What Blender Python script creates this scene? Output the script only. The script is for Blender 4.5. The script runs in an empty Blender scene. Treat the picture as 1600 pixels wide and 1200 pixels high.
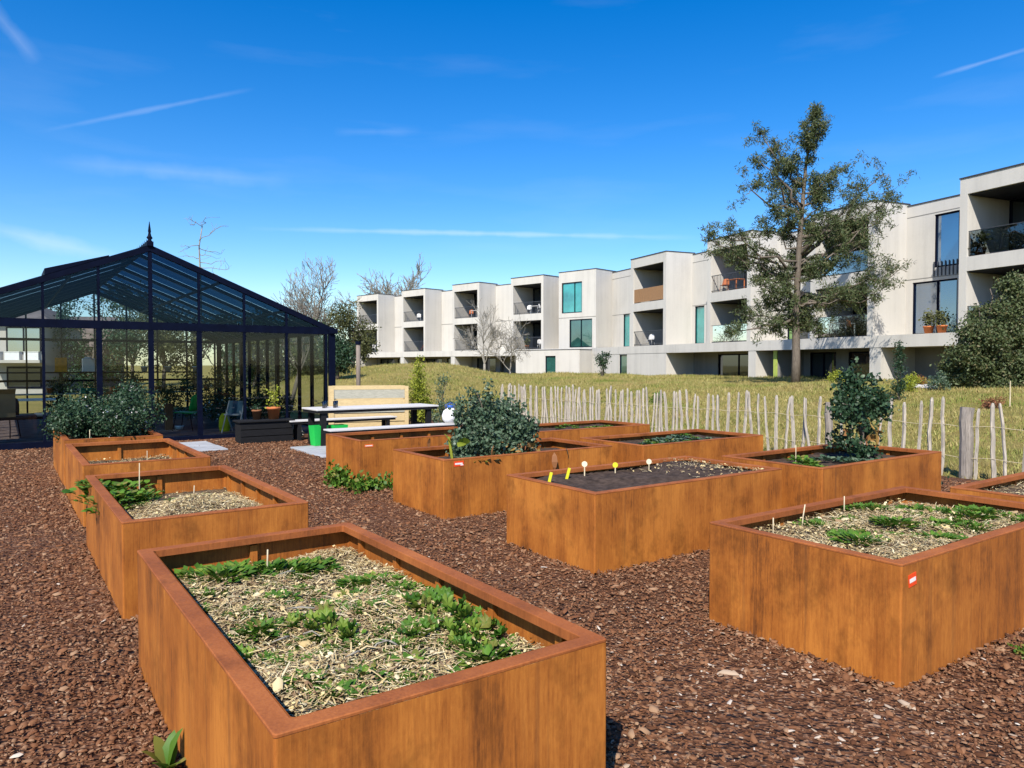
import bpy, math, random
import numpy as np
from mathutils import Vector

# ---------------------------------------------------------------- camera, sky, sun, exposure
SC = bpy.context.scene
COL = SC.collection
PX_F, CAM_H = 1138.0, 1.6                      # focal length in photo pixels, eye height
PITCH = math.atan(30 / PX_F)
YAW = math.radians(35.1)
cam = bpy.data.objects.new("camera", bpy.data.cameras.new("camera"))
cam.data.sensor_width = 36.0
cam.data.lens = 36.0 * PX_F / 1600.0
cam.data.clip_start, cam.data.clip_end = 0.05, 3000.0
cam.location = (0, 0, CAM_H)
cam.rotation_euler = (math.pi / 2 - PITCH, 0, -YAW)
COL.objects.link(cam)
SC.camera = cam

SUN_EL = math.radians(45.0)
SUN_HEAD = math.radians(229.6)                 # compass heading of the sun, clockwise from +Y
world = bpy.data.worlds.new("World")
SC.world = world
world.use_nodes = True
wn = world.node_tree
bg = wn.nodes["Background"]
sky = wn.nodes.new("ShaderNodeTexSky")
sky.sky_type = 'NISHITA'
sky.sun_disc = False
sky.sun_elevation = SUN_EL
sky.sun_rotation = SUN_HEAD
sky.air_density, sky.dust_density, sky.ozone_density = 1.0, 0.4, 3.0
bg.inputs["Strength"].default_value = 0.135

sl = bpy.data.lights.new("sun", 'SUN')
sl.energy, sl.angle, sl.color = 5.0, math.radians(0.5), (1.0, 0.94, 0.85)
sun = bpy.data.objects.new("sun", sl)
sun.rotation_euler = (math.pi / 2 - SUN_EL, 0, -SUN_HEAD + math.pi)
COL.objects.link(sun)
sun.location = (-20, -20, 30)
SC.view_settings.view_transform = 'Standard'
SC.view_settings.look = 'None'
SC.view_settings.exposure = 0.48
SC.view_settings.gamma = 1.0
SC.view_settings.use_curve_mapping = False
cy = SC.cycles
cy.use_denoising = True
cy.max_bounces, cy.diffuse_bounces, cy.glossy_bounces = 6, 1, 3
cy.transmission_bounces, cy.transparent_max_bounces = 4, 24
cy.caustics_reflective = cy.caustics_refractive = False

rng = np.random.default_rng(11)
random.seed(5)

def pray(px, py):
    """Direction in the world of one photo pixel."""
    v = np.array([(px - 800) / PX_F, 1.0, -(py - 600) / PX_F])
    c, s = math.cos(-PITCH), math.sin(-PITCH)
    v = np.array([v[0], v[1] * c - v[2] * s, v[1] * s + v[2] * c])
    c, s = math.cos(YAW), math.sin(YAW)
    return np.array([v[0] * c + v[1] * s, -v[0] * s + v[1] * c, v[2]])

def at(px, py, d):
    """World point seen at that pixel of the photograph, d metres deep."""
    r = pray(px, py)
    return np.array([0, 0, CAM_H]) + r * (d / (r[0] * math.sin(YAW) + r[1] * math.cos(YAW)))

# thin cirrus and contrails: part of the sky itself, by direction
def wnode(t, **k):
    n = wn.nodes.new(t)
    for a, b in k.items():
        setattr(n, a, b)
    return n
def wmath(op, a, b=None, c=None, clamp=False):
    n = wnode("ShaderNodeMath", operation=op, use_clamp=clamp)
    for i, x in enumerate((a, b, c)):
        if x is None: continue
        if isinstance(x, (int, float)): n.inputs[i].default_value = x
        else: wn.links.new(x, n.inputs[i])
    return n.outputs[0]
tc = wnode("ShaderNodeTexCoord")
DIR = tc.outputs["Generated"]
def wdot(vec):
    n = wnode("ShaderNodeVectorMath", operation='DOT_PRODUCT')
    wn.links.new(DIR, n.inputs[0]); n.inputs[1].default_value = tuple(vec)
    return n.outputs["Value"]
nz = wnode("ShaderNodeTexNoise"); nz.inputs["Scale"].default_value = 26; nz.inputs["Detail"].default_value = 6
wn.links.new(DIR, nz.inputs["Vector"])
def trail(p, q, w, amp):
    a, b = pray(*p), pray(*q)
    a /= np.linalg.norm(a); b /= np.linalg.norm(b)
    n = np.cross(a, b); n /= np.linalg.norm(n)
    m = (a + b); m /= np.linalg.norm(m)
    half = math.acos(float(a @ b)) / 2
    across = wmath('ABSOLUTE', wdot(n))
    across = wmath('MULTIPLY_ADD', wmath('SUBTRACT', nz.outputs["Fac"], 0.5), w * 1.6, across)
    s1 = wmath('SUBTRACT', 1.0, wmath('DIVIDE', across, w), clamp=True)
    al = wmath('DIVIDE', wmath('SUBTRACT', wdot(m), math.cos(half)), 1 - math.cos(half), clamp=True)
    return wmath('MULTIPLY', wmath('MULTIPLY', s1, al), amp)
tot = trail((60, 206), (400, 138), 0.0032, 0.10)
for args in (((1455, 122), (1640, 66), 0.0028, 0.15), ((-30, -10), (60, 100), 0.010, 0.12), ((-60, 345), (200, 408), 0.012, 0.20),
             ((380, 357), (1100, 372), 0.004, 0.22), ((60, 250), (460, 285), 0.012, 0.10), ((520, 206), (660, 206), 0.006, 0.06)):
    tot = wmath('ADD', tot, trail(*args))
mp = wnode("ShaderNodeMapping"); mp.inputs["Scale"].default_value = (2.2, 2.2, 13)
wn.links.new(DIR, mp.inputs["Vector"])
n2 = wnode("ShaderNodeTexNoise"); n2.inputs["Scale"].default_value = 1.6; n2.inputs["Detail"].default_value = 7
wn.links.new(mp.outputs[0], n2.inputs["Vector"])
wisp = wmath('MULTIPLY', wmath('SUBTRACT', n2.outputs["Fac"], 0.54, clamp=True), 0.20)
tot = wmath('ADD', tot, wisp, clamp=True)
hs = wnode("ShaderNodeHueSaturation"); hs.inputs["Saturation"].default_value = 1.46; hs.inputs["Hue"].default_value = 0.509
wn.links.new(sky.outputs[0], hs.inputs["Color"])
mx = wnode("ShaderNodeMix", data_type='RGBA')
wn.links.new(tot, mx.inputs[0]); wn.links.new(hs.outputs[0], mx.inputs[6]); mx.inputs[7].default_value = (6.0, 6.4, 7.0, 1)
wn.links.new(mx.outputs[2], bg.inputs["Color"])

# ---------------------------------------------------------------- materials
MATS = {}
class NT:
    """Small helper round a material's node tree."""
    def __init__(s, name, rough=0.7, spec=0.3, metal=0.0):
        s.m = bpy.data.materials.new(name); s.m.use_nodes = True
        s.t = s.m.node_tree
        s.b = s.t.nodes["Principled BSDF"]
        s.b.inputs["Roughness"].default_value = rough
        s.b.inputs["Specular IOR Level"].default_value = spec
        s.b.inputs["Metallic"].default_value = metal
        MATS[name] = s.m
    def n(s, t, **k):
        n = s.t.nodes.new(t)
        for a, b in k.items(): setattr(n, a, b)
        return n
    def l(s, a, b): s.t.links.new(a, b)
    def coord(s, kind="Object", scale=(1, 1, 1), rand=True):
        c = s.n("ShaderNodeTexCoord").outputs[kind]
        if rand:
            oi = s.n("ShaderNodeObjectInfo")
            mm = s.n("ShaderNodeMath", operation='MULTIPLY'); s.l(oi.outputs["Random"], mm.inputs[0]); mm.inputs[1].default_value = 37.0
            va = s.n("ShaderNodeVectorMath", operation='ADD'); s.l(c, va.inputs[0]); s.l(mm.outputs[0], va.inputs[1])
            c = va.outputs[0]
        mp = s.n("ShaderNodeMapping"); mp.inputs["Scale"].default_value = scale
        s.l(c, mp.inputs["Vector"])
        return mp.outputs[0]
    def noise(s, vec, scale, detail=4, rough=0.55, dist=0.0):
        n = s.n("ShaderNodeTexNoise"); n.inputs["Scale"].default_value = scale
        n.inputs["Detail"].default_value = detail; n.inputs["Roughness"].default_value = rough
        n.inputs["Distortion"].default_value = dist
        s.l(vec, n.inputs["Vector"])
        return n.outputs["Fac"]
    def ramp(s, fac, stops):
        r = s.n("ShaderNodeValToRGB"); e = r.color_ramp.elements
        while len(e) < len(stops): e.new(0.5)
        for el, (p, c) in zip(e, stops):
            el.position = p; el.color = (*c, 1)
        s.l(fac, r.inputs[0])
        return r.outputs[0]
    def mix(s, fac, a, b, mode='MIX'):
        n = s.n("ShaderNodeMix", data_type='RGBA', blend_type=mode)
        for i, x in ((0, fac), (6, a), (7, b)):
            if isinstance(x, (int, float)): n.inputs[i].default_value = x
            elif isinstance(x, tuple): n.inputs[i].default_value = (*x, 1)
            else: s.l(x, n.inputs[i])
        return n.outputs[2]
    def math(s, op, a, b=0.0, clamp=False):
        n = s.n("ShaderNodeMath", operation=op, use_clamp=clamp)
        for i, x in enumerate((a, b)):
            if isinstance(x, (int, float)): n.inputs[i].default_value = x
            else: s.l(x, n.inputs[i])
        return n.outputs[0]
    def base(s, c):
        if isinstance(c, tuple): s.b.inputs["Base Color"].default_value = (*c, 1)
        else: s.l(c, s.b.inputs["Base Color"])
        return s
    def bump(s, h, strength=0.3, dist=0.01):
        n = s.n("ShaderNodeBump"); n.inputs["Strength"].default_value = strength; n.inputs["Distance"].default_value = dist
        s.l(h, n.inputs["Height"]); s.l(n.outputs[0], s.b.inputs["Normal"])
        return s

def plain(name, c, rough=0.6, spec=0.3, var=0.25, scale=6.0, metal=0.0, stretch=(1, 1, 1)):
    """A painted or raw surface with some unevenness of its own."""
    t = NT(name, rough, spec, metal)
    v = t.coord(scale=stretch)
    f = t.noise(v, scale, 5)
    lo, hi = tuple(x * (1 - var) for x in c), tuple(min(1, x * (1 + var)) for x in c)
    t.base(t.ramp(f, [(0.3, lo), (0.7, hi)]))
    t.bump(t.noise(v, scale * 9, 3), 0.12, 0.004)
    return t.m

def leafy(name, cols, rough=0.55, trans=0.25, spec=0.25):
    """Leaves: every leaf (mesh island) picks its own tone."""
    t = NT(name, rough, spec)
    g = t.n("ShaderNodeNewGeometry")
    c = t.ramp(g.outputs["Random Per Island"], [(i / max(1, len(cols) - 1), k) for i, k in enumerate(cols)])
    t.base(c)
    if trans:
        tr = t.n("ShaderNodeBsdfTranslucent"); t.l(t.mix(0.5, c, (1, 1, 0.5), 'MULTIPLY'), tr.inputs["Color"])
        ms = t.n("ShaderNodeMixShader"); ms.inputs[0].default_value = trans
        out = t.t.nodes["Material Output"]
        t.l(t.b.outputs[0], ms.inputs[1]); t.l(tr.outputs[0], ms.inputs[2]); t.l(ms.outputs[0], out.inputs["Surface"])
    return t.m

def glass(name, tint, refl=0.10, gloss=(1, 1, 1), rough=0.0, fres=True):
    t = NT(name)
    tr = t.n("ShaderNodeBsdfTransparent"); tr.inputs[0].default_value = (*tint, 1)
    gl = t.n("ShaderNodeBsdfGlossy"); gl.inputs["Color"].default_value = (*gloss, 1); gl.inputs["Roughness"].default_value = rough
    fr = t.n("ShaderNodeFresnel"); fr.inputs["IOR"].default_value = 1.45
    f = t.math('MULTIPLY_ADD', fr.outputs[0], 0.9, True); f.node.inputs[2].default_value = refl - 0.03
    ms = t.n("ShaderNodeMixShader")
    (t.l(f, ms.inputs[0]) if fres else setattr(ms.inputs[0], "default_value", refl)); t.l(tr.outputs[0], ms.inputs[1]); t.l(gl.outputs[0], ms.inputs[2])
    t.l(ms.outputs[0], t.t.nodes["Material Output"].inputs["Surface"])
    return t.m

def corten(name, lo, mid, hi, streak=1.0):
    t = NT(name, 0.72, 0.22)
    v = t.coord(scale=(1, 1, 1))
    vs = t.coord(scale=(7, 7, 0.55))
    big = t.noise(v, 1.7, 4, 0.6, 0.4)
    st = t.noise(vs, 1.0, 6, 0.65)
    fine = t.noise(t.coord(scale=(1, 1, 0.35)), 70, 5, 0.7)
    f = t.math('ADD', t.math('MULTIPLY', big, 0.66), t.math('MULTIPLY', st, 0.46 * streak))
    f = t.math('ADD', f, t.math('ADD', t.math('MULTIPLY', t.math('SUBTRACT', fine, 0.5), 0.26), t.math('MULTIPLY', t.math('SUBTRACT', t.noise(t.coord(scale=(1, 1, 0.05)), 110, 3, 0.6), 0.5), 0.34)))
    c = t.ramp(f, [(0.33, lo), (0.50, mid), (0.70, hi)])
    # rolled sheet bands: a slight step of tone every half metre or so
    sx = t.n("ShaderNodeSeparateXYZ"); t.l(v, sx.inputs[0])
    a = t.math('FLOOR', t.math('MULTIPLY', t.math('ADD', sx.outputs[0], sx.outputs[1]), 2.3))
    wh = t.n("ShaderNodeTexWhiteNoise", noise_dimensions='1D'); t.l(a, wh.inputs["W"])
    c = t.mix(t.math('MULTIPLY', wh.outputs["Value"], 0.22), c, mid)
    c = t.mix(t.math('MULTIPLY', wh.outputs["Value"], 0.20), c, (0.62, 0.50, 0.42), 'MULTIPLY')
    # dark run marks
    run = t.noise(t.coord(scale=(16, 16, 0.5)), 1.0, 3, 0.6)
    c = t.mix(t.math('MULTIPLY', t.math('MULTIPLY', t.math('SUBTRACT', run, 0.60, True), 8.0, True), 0.34), c, (0.10, 0.045, 0.02))
    blot = t.noise(t.coord(scale=(1, 1, 0.7)), 4.0, 5, 0.7)
    c = t.mix(t.math('MULTIPLY', t.math('SUBTRACT', blot, 0.52, True), 3.6, True), c, tuple(x * 0.40 for x in mid))
    t.base(c)
    t.bump(fine, 0.25, 0.004)
    return t.m

corten("weathering_steel", (0.105, 0.034, 0.009), (0.330, 0.104, 0.017), (0.500, 0.180, 0.030))
corten("steel_rim", (0.210, 0.062, 0.018), (0.320, 0.098, 0.026), (0.430, 0.145, 0.038), 0.6)

t = NT("mulch_ground", 0.9, 0.15)
v = t.coord("Object", rand=False)
vo = t.n("ShaderNodeTexVoronoi"); vo.inputs["Scale"].default_value = 42; t.l(v, vo.inputs["Vector"])
vo2 = t.n("ShaderNodeTexVoronoi"); vo2.inputs["Scale"].default_value = 19; t.l(v, vo2.inputs["Vector"])
sp = t.n("ShaderNodeSeparateColor"); t.l(vo.outputs["Color"], sp.inputs[0])
c = t.ramp(sp.outputs[0], [(0.0, (0.060, 0.025, 0.012)), (0.45, (0.130, 0.056, 0.027)), (0.85, (0.200, 0.095, 0.050)), (0.97, (0.30, 0.18, 0.11))])
c = t.mix(t.math('MULTIPLY', t.noise(v, 0.9, 4), 0.5), c, (0.085, 0.037, 0.019))
t.base(c)
t.bump(t.math('ADD', vo.outputs["Distance"], t.math('MULTIPLY', vo2.outputs["Distance"], 1.5)), 0.9, 0.03)

t = NT("meadow", 0.9, 0.1)
v = t.coord("Object", rand=False)
c = t.ramp(t.noise(v, 0.55, 6, 0.65), [(0.32, (0.13, 0.15, 0.035)), (0.48, (0.280, 0.225, 0.065)), (0.62, (0.360, 0.270, 0.095)), (0.75, (0.210, 0.210, 0.050))])
c = t.mix(0.45, c, t.ramp(t.noise(v, 9, 5, 0.7), [(0.3, (0.12, 0.110, 0.028)), (0.7, (0.450, 0.370, 0.110))]))
t.base(c); t.bump(t.noise(v, 22, 5, 0.8), 1.0, 0.06)

t = NT("dry_grass", 0.75, 0.15)
g = t.n("ShaderNodeNewGeometry"); v = t.coord("Object", rand=False)
c = t.ramp(g.outputs["Random Per Island"], [(0, (0.12, 0.145, 0.035)), (.25, (0.29, 0.245, 0.075)), (.5, (0.38, 0.295, 0.115)), (.75, (0.18, 0.20, 0.045)), (1, (0.46, 0.37, 0.17))])
c2 = t.ramp(g.outputs["Random Per Island"], [(0, (0.08, 0.13, 0.025)), (.5, (0.15, 0.20, 0.035)), (1, (0.27, 0.28, 0.06))])
c = t.mix(t.math('MULTIPLY', t.math('SUBTRACT', t.noise(v, 0.42, 5, 0.62), 0.50, True), 6.0, True), c, c2)
c = t.mix(t.math('MULTIPLY', t.math('SUBTRACT', t.noise(v, 0.75, 4, 0.6), 0.56, True), 5.0, True), c, (0.34, 0.235, 0.11))
t.base(c)
leafy("bark_chips", [(0.052, 0.020, 0.008), (0.118, 0.046, 0.019), (0.172, 0.072, 0.032), (0.23, 0.112, 0.055), (0.140, 0.055, 0.022), (0.185, 0.083, 0.038), (0.31, 0.19, 0.11), (0.130, 0.052, 0.021)], 0.85, 0)
leafy("pale_chips", [(0.28, 0.19, 0.12), (0.40, 0.30, 0.21), (0.52, 0.45, 0.37)], 0.8, 0)
leafy("straw", [(0.14, 0.088, 0.040), (0.58, 0.44, 0.20), (0.74, 0.60, 0.31), (0.42, 0.29, 0.13), (0.80, 0.70, 0.44), (0.20, 0.11, 0.055), (0.50, 0.36, 0.19)], 0.7, 0.1)
leafy("leaf_bright", [(0.035, 0.10, 0.012), (0.085, 0.20, 0.018), (0.12, 0.24, 0.026), (0.045, 0.12, 0.016), (0.08, 0.18, 0.02), (0.20, 0.28, 0.04), (0.05, 0.13, 0.016), (0.30, 0.24, 0.06)], 0.5, 0.3)
leafy("leaf_dark", [(0.012, 0.034, 0.014), (0.025, 0.058, 0.026), (0.042, 0.082, 0.040), (0.018, 0.045, 0.018), (0.075, 0.12, 0.058)], 0.45, 0.12, 0.25)
leafy("leaf_kale", [(0.035, 0.070, 0.038), (0.075, 0.125, 0.072), (0.11, 0.165, 0.10), (0.05, 0.095, 0.046), (0.19, 0.24, 0.15)], 0.45, 0.2, 0.4)
leafy("leaf_pine", [(0.035, 0.055, 0.020), (0.070, 0.098, 0.036), (0.11, 0.135, 0.052), (0.055, 0.080, 0.028), (0.15, 0.13, 0.06)], 0.55, 0.12, 0.3)
leafy("leaf_olive", [(0.05, 0.06, 0.022), (0.09, 0.10, 0.035), (0.13, 0.13, 0.05)], 0.6, 0.2)
leafy("leaf_yellow", [(0.14, 0.19, 0.02), (0.28, 0.32, 0.03), (0.40, 0.41, 0.05), (0.18, 0.22, 0.03)], 0.55, 0.3)
leafy("leaf_autumn", [(0.30, 0.12, 0.04), (0.42, 0.27, 0.08), (0.22, 0.06, 0.03), (0.45, 0.34, 0.14)], 0.6, 0.2)
leafy("leaf_brown", [(0.15, 0.06, 0.03), (0.22, 0.09, 0.045), (0.30, 0.14, 0.06)], 0.7, 0.1)
leafy("petal_white", [(0.65, 0.62, 0.58), (0.78, 0.76, 0.72)], 0.6, 0.2)

def concrete(name, c, var=0.10):
    t = NT(name, 0.8, 0.25)
    v = t.coord("Object", rand=False)
    st = t.noise(t.coord("Object", (2.2, 2.2, 0.14), False), 1.0, 6, 0.65)
    bl = t.noise(v, 0.55, 5, 0.6)
    fi = t.noise(v, 14, 4, 0.6)
    f = t.math('ADD', t.math('ADD', t.math('MULTIPLY', st, 0.5), t.math('MULTIPLY', bl, 0.35)), t.math('MULTIPLY', fi, 0.15))
    t.base(t.ramp(f, [(0.34, tuple(x * (1 - 2.2 * var) for x in c)), (0.50, c), (0.66, tuple(min(.9, x * (1 + var)) for x in c))]))
    t.bump(t.noise(t.coord("Object", (6, 6, 0.5), False), 1.5, 4), 0.2, 0.01)
    return t.m
concrete("pale_concrete", (0.55, 0.525, 0.475), 0.075)
concrete("grey_concrete", (0.24, 0.23, 0.21))
plain("roof_coping", (0.05, 0.05, 0.055), 0.5)
plain("dark_frame", (0.003, 0.005, 0.016), 0.55, 0.06)
plain("grey_frame", (0.02, 0.026, 0.042), 0.4, 0.2)
plain("railing", (0.05, 0.055, 0.065), 0.4, 0.4)
glass("clear_glass", (0.66, 0.71, 0.70), 0.025)
glass("side_glass", (0.84, 0.88, 0.87), 0.04, (0.6, 0.8, 1.0), 0.0, False)
glass("gable_glass", (0.50, 0.60, 0.68), 0.02, (0.5, 0.75, 1.0))
glass("roof_glass", (0.010, 0.042, 0.085), 0.025, (0.5, 0.7, 1.0), 0.0, False)
glass("rail_glass", (0.50, 0.56, 0.58), 0.10)
def window_glass(name, c, refl=0.22):
    t = NT(name, 0.04, 0.5); v = t.coord(scale=(1, 1, 1)); t.base(t.ramp(t.noise(v, 0.7, 3), [(0.35, tuple(x * .5 for x in c)), (0.65, c)]))
    gl = t.n("ShaderNodeBsdfGlossy"); gl.inputs["Roughness"].default_value = 0.02; gl.inputs["Color"].default_value = (0.8, 0.9, 1, 1)
    ms = t.n("ShaderNodeMixShader"); ms.inputs[0].default_value = refl
    t.l(t.b.outputs[0], ms.inputs[1]); t.l(gl.outputs[0], ms.inputs[2]); t.l(ms.outputs[0], t.t.nodes["Material Output"].inputs["Surface"])
    return t.m
window_glass("dark_glass", (0.020, 0.030, 0.040), 0.10)
window_glass("sky_reflect_glass", (0.008, 0.055, 0.13), 0.34)  # reflected sky is put into the blue base colour
window_glass("teal_glass", (0.05, 0.36, 0.32), 0.16)
window_glass("green_glass", (0.03, 0.12, 0.10), 0.16)
window_glass("lime_glass", (0.22, 0.42, 0.10), 0.10)
def wood(name, c, var=0.3, stretch=(1, 1, 8)):
    t = NT(name, 0.75, 0.2)
    v = t.coord(scale=stretch)
    t.base(t.ramp(t.noise(v, 7, 6, 0.65, 0.6), [(0.28, tuple(x * (1 - var) for x in c)), (0.72, tuple(x * (1 + var) for x in c))]))
    t.bump(t.noise(v, 40, 4), 0.3, 0.004)
    return t.m
wood("pale_pine", (0.60, 0.45, 0.23), 0.16, (1.2, 6, 6))
wood("weathered_board", (0.40, 0.38, 0.30), 0.2, (1.2, 6, 6))
wood("chestnut_pale", (0.40, 0.35, 0.285), 0.48, (9, 9, 0.7))
wood("old_post", (0.26, 0.225, 0.19), 0.5, (10, 10, 0.8))
wood("brown_post", (0.26, 0.11, 0.05), 0.3, (9, 9, 0.8))
wood("bark", (0.14, 0.115, 0.09), 0.45, (4, 4, 1))
wood("pale_bark", (0.26, 0.24, 0.20), 0.4, (4, 4, 1))
wood("bamboo", (0.55, 0.46, 0.30), 0.3, (9, 9, 1))
wood("pole_wood", (0.22, 0.18, 0.15), 0.35, (9, 9, 0.6))
wood("black_timber", (0.012, 0.012, 0.013), 0.3, (1, 6, 6))
wood("table_sheen", (0.56, 0.54, 0.51), 0.12, (1, 8, 8))  # pale colour stands in for sky reflected on dark glossy tops
plain("grey_paving", (0.36, 0.37, 0.38), 0.8, var=0.2, scale=3)
plain("brick_paving", (0.14, 0.095, 0.085), 0.8, var=0.4, scale=5)
plain("white_plastic", (0.78, 0.78, 0.77), 0.4, var=0.04)
plain("blue_plastic", (0.03, 0.09, 0.33), 0.4)
plain("green_plastic", (0.02, 0.50, 0.08), 0.35, var=0.08)
plain("green_bin", (0.02, 0.22, 0.13), 0.4)
plain("lime_fabric", (0.42, 0.55, 0.02), 0.7)
plain("blue_fabric", (0.10, 0.20, 0.27), 0.8, var=0.4)
plain("terracotta", (0.50, 0.155, 0.05), 0.75, var=0.15)
plain("yellow_plastic", (0.62, 0.60, 0.03), 0.4, var=0.1)
plain("cream_plastic", (0.72, 0.66, 0.45), 0.5, var=0.1)
plain("red_label", (0.78, 0.07, 0.015), 0.4, var=0.06)
plain("orange_label", (0.75, 0.15, 0.04), 0.5, var=0.1)
plain("label_white", (0.80, 0.72, 0.66), 0.5, var=0.05)
plain("cardboard", (0.40, 0.27, 0.14), 0.85, var=0.15)
plain("orange_crate", (0.48, 0.15, 0.05), 0.6, var=0.2)
plain("orange_picture", (0.75, 0.30, 0.02), 0.6, var=0.35, scale=9)
plain("render_wall", (0.46, 0.43, 0.38), 0.8, var=0.08, scale=1.5)
plain("roof_tile", (0.16, 0.12, 0.10), 0.8, var=0.3, scale=2)
wood("shade_lining", (0.030, 0.032, 0.040), 0.3, (6, 1, 1))  # near-black colour that deepens the shade inside the loggias
plain("brick_wall", (0.17, 0.11, 0.08), 0.85, var=0.3, scale=4)
plain("lime_paint", (0.40, 0.48, 0.10), 0.6, var=0.1)
plain("soil", (0.060, 0.042, 0.032), 0.95, 0.1, var=0.5, scale=14)
plain("pale_soil", (0.10, 0.072, 0.046), 0.95, 0.1, var=0.45, scale=18)
plain("black_plastic", (0.012, 0.012, 0.013), 0.4)
plain("grey_stone", (0.42, 0.40, 0.37), 0.85, var=0.25)

# ---------------------------------------------------------------- mesh helpers
class MB:
    """Collects boxes, tubes and loose faces and links them as ONE mesh object."""
    def __init__(s): s.v, s.f, s.mi = [], [], []
    def add(s, verts, faces, mi=0):
        o = len(s.v); s.v += [tuple(p) for p in verts]
        s.f += [tuple(o + i for i in f) for f in faces]; s.mi += [mi] * len(faces)
        return s
    def box(s, x0, x1, y0, y1, z0, z1, mi=0, T=None):
        p = [(x, y, z) for z in (z0, z1) for y in (y0, y1) for x in (x0, x1)]
        if T: p = [T(*q) for q in p]
        return s.add(p, [(0, 2, 3, 1), (4, 5, 7, 6), (0, 1, 5, 4), (2, 6, 7, 3), (0, 4, 6, 2), (1, 3, 7, 5)], mi)
    def tube(s, pts, rad, n=6, mi=0, cap=True):
        pts = [np.array(p, float) for p in pts]
        rad = [rad] * len(pts) if isinstance(rad, (int, float)) else rad
        vs, fs = [], []
        for i, (p, r) in enumerate(zip(pts, rad)):
            d = pts[min(i + 1, len(pts) - 1)] - pts[max(i - 1, 0)]
            d = d / (np.linalg.norm(d) + 1e-9)
            a = np.cross(d, (0.31, 0.95, 0.05) if abs(d[2]) > 0.8 else (0, 0, 1)); a /= np.linalg.norm(a); b = np.cross(d, a)
            vs += [p + r * (math.cos(k * 2 * math.pi / n) * a + math.sin(k * 2 * math.pi / n) * b) for k in range(n)]
        for i in range(len(pts) - 1):
            for k in range(n):
                q = (k + 1) % n
                fs.append((i * n + k, i * n + q, (i + 1) * n + q, (i + 1) * n + k))
        if cap:
            fs.append(tuple(range(n))[::-1]); fs.append(tuple((len(pts) - 1) * n + k for k in range(n)))
        return s.add(vs, fs, mi)
    def lathe(s, prof, c=(0, 0, 0), n=16, mi=0):
        vs = [(c[0] + r * math.cos(k * 2 * math.pi / n), c[1] + r * math.sin(k * 2 * math.pi / n), c[2] + z) for r, z in prof for k in range(n)]
        fs = [(i * n + k, i * n + (k + 1) % n, (i + 1) * n + (k + 1) % n, (i + 1) * n + k) for i in range(len(prof) - 1) for k in range(n)]
        return s.add(vs, fs, mi)
    def build(s, name, mats, parent=None, smooth=False, bevel=0.0):
        me = bpy.data.meshes.new(name)
        me.from_pydata(s.v, [], s.f)
        for m in ([mats] if isinstance(mats, str) else mats): me.materials.append(MATS[m])
        me.polygons.foreach_set("material_index", s.mi)
        if smooth: me.polygons.foreach_set("use_smooth", [True] * len(s.f))
        me.update()
        o = bpy.data.objects.new(name, me); COL.objects.link(o)
        if parent: o.parent = parent
        if bevel:
            bv = o.modifiers.new("bevel", 'BEVEL'); bv.width = bevel; bv.segments = 2; bv.limit_method = 'ANGLE'
        return o

def np_mesh(name, V, F, mats, parent=None, mi=None, smooth=False):
    """V (n,3), F (m,k): one mesh object from arrays."""
    me = bpy.data.meshes.new(name)
    m, k = F.shape
    me.vertices.add(len(V)); me.vertices.foreach_set("co", np.ascontiguousarray(V, np.float32).ravel())
    me.loops.add(m * k); me.loops.foreach_set("vertex_index", np.ascontiguousarray(F, np.int32).ravel())
    me.polygons.add(m); me.polygons.foreach_set("loop_start", np.arange(0, m * k, k, dtype=np.int32))
    try: me.polygons.foreach_set("loop_total", np.full(m, k, np.int32))
    except Exception: pass
    for q in ([mats] if isinstance(mats, str) else mats): me.materials.append(MATS[q])
    if mi is not None: me.polygons.foreach_set("material_index", np.ascontiguousarray(mi, np.int32))
    if smooth: me.polygons.foreach_set("use_smooth", np.ones(m, bool))
    me.update(); me.validate()
    o = bpy.data.objects.new(name, me); COL.objects.link(o)
    if parent: o.parent = parent
    return o

def rots(n, tilt=math.pi, R=rng):
    """Random rotation matrices: spin about z, tilt away from upright by up to `tilt`, spin again."""
    a, b, c = R.uniform(0, 2 * math.pi, n), R.uniform(0, 1, n) ** 0.7 * tilt, R.uniform(0, 2 * math.pi, n)
    def Rz(t):
        m = np.zeros((len(t), 3, 3)); m[:, 0, 0] = np.cos(t); m[:, 0, 1] = -np.sin(t); m[:, 1, 0] = np.sin(t); m[:, 1, 1] = np.cos(t); m[:, 2, 2] = 1
        return m
    X = np.zeros((n, 3, 3)); X[:, 0, 0] = 1; X[:, 1, 1] = np.cos(b); X[:, 1, 2] = -np.sin(b); X[:, 2, 1] = np.sin(b); X[:, 2, 2] = np.cos(b)
    return Rz(a) @ X @ Rz(c)
def scatter(tv, tf, P, R, S):
    """Copies of a template (tv verts, tf faces) at P with rotations R and sizes S."""
    tv, tf = np.asarray(tv, float), np.asarray(tf, int)
    n = len(P)
    S = np.asarray(S, float)
    if S.ndim == 1: S = S[:, None] * np.ones(3)
    V = np.einsum('nij,nkj->nki', R, tv[None] * S[:, None, :]) + P[:, None, :]
    F = tf[None] + (np.arange(n) * len(tv))[:, None, None]
    return V.reshape(-1, 3), F.reshape(-1, tf.shape[1])
def join(parts):
    V, F, o = [], [], 0
    for v, f in parts:
        V.append(v); F.append(f + o); o += len(v)
    return np.concatenate(V), np.concatenate(F)

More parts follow.
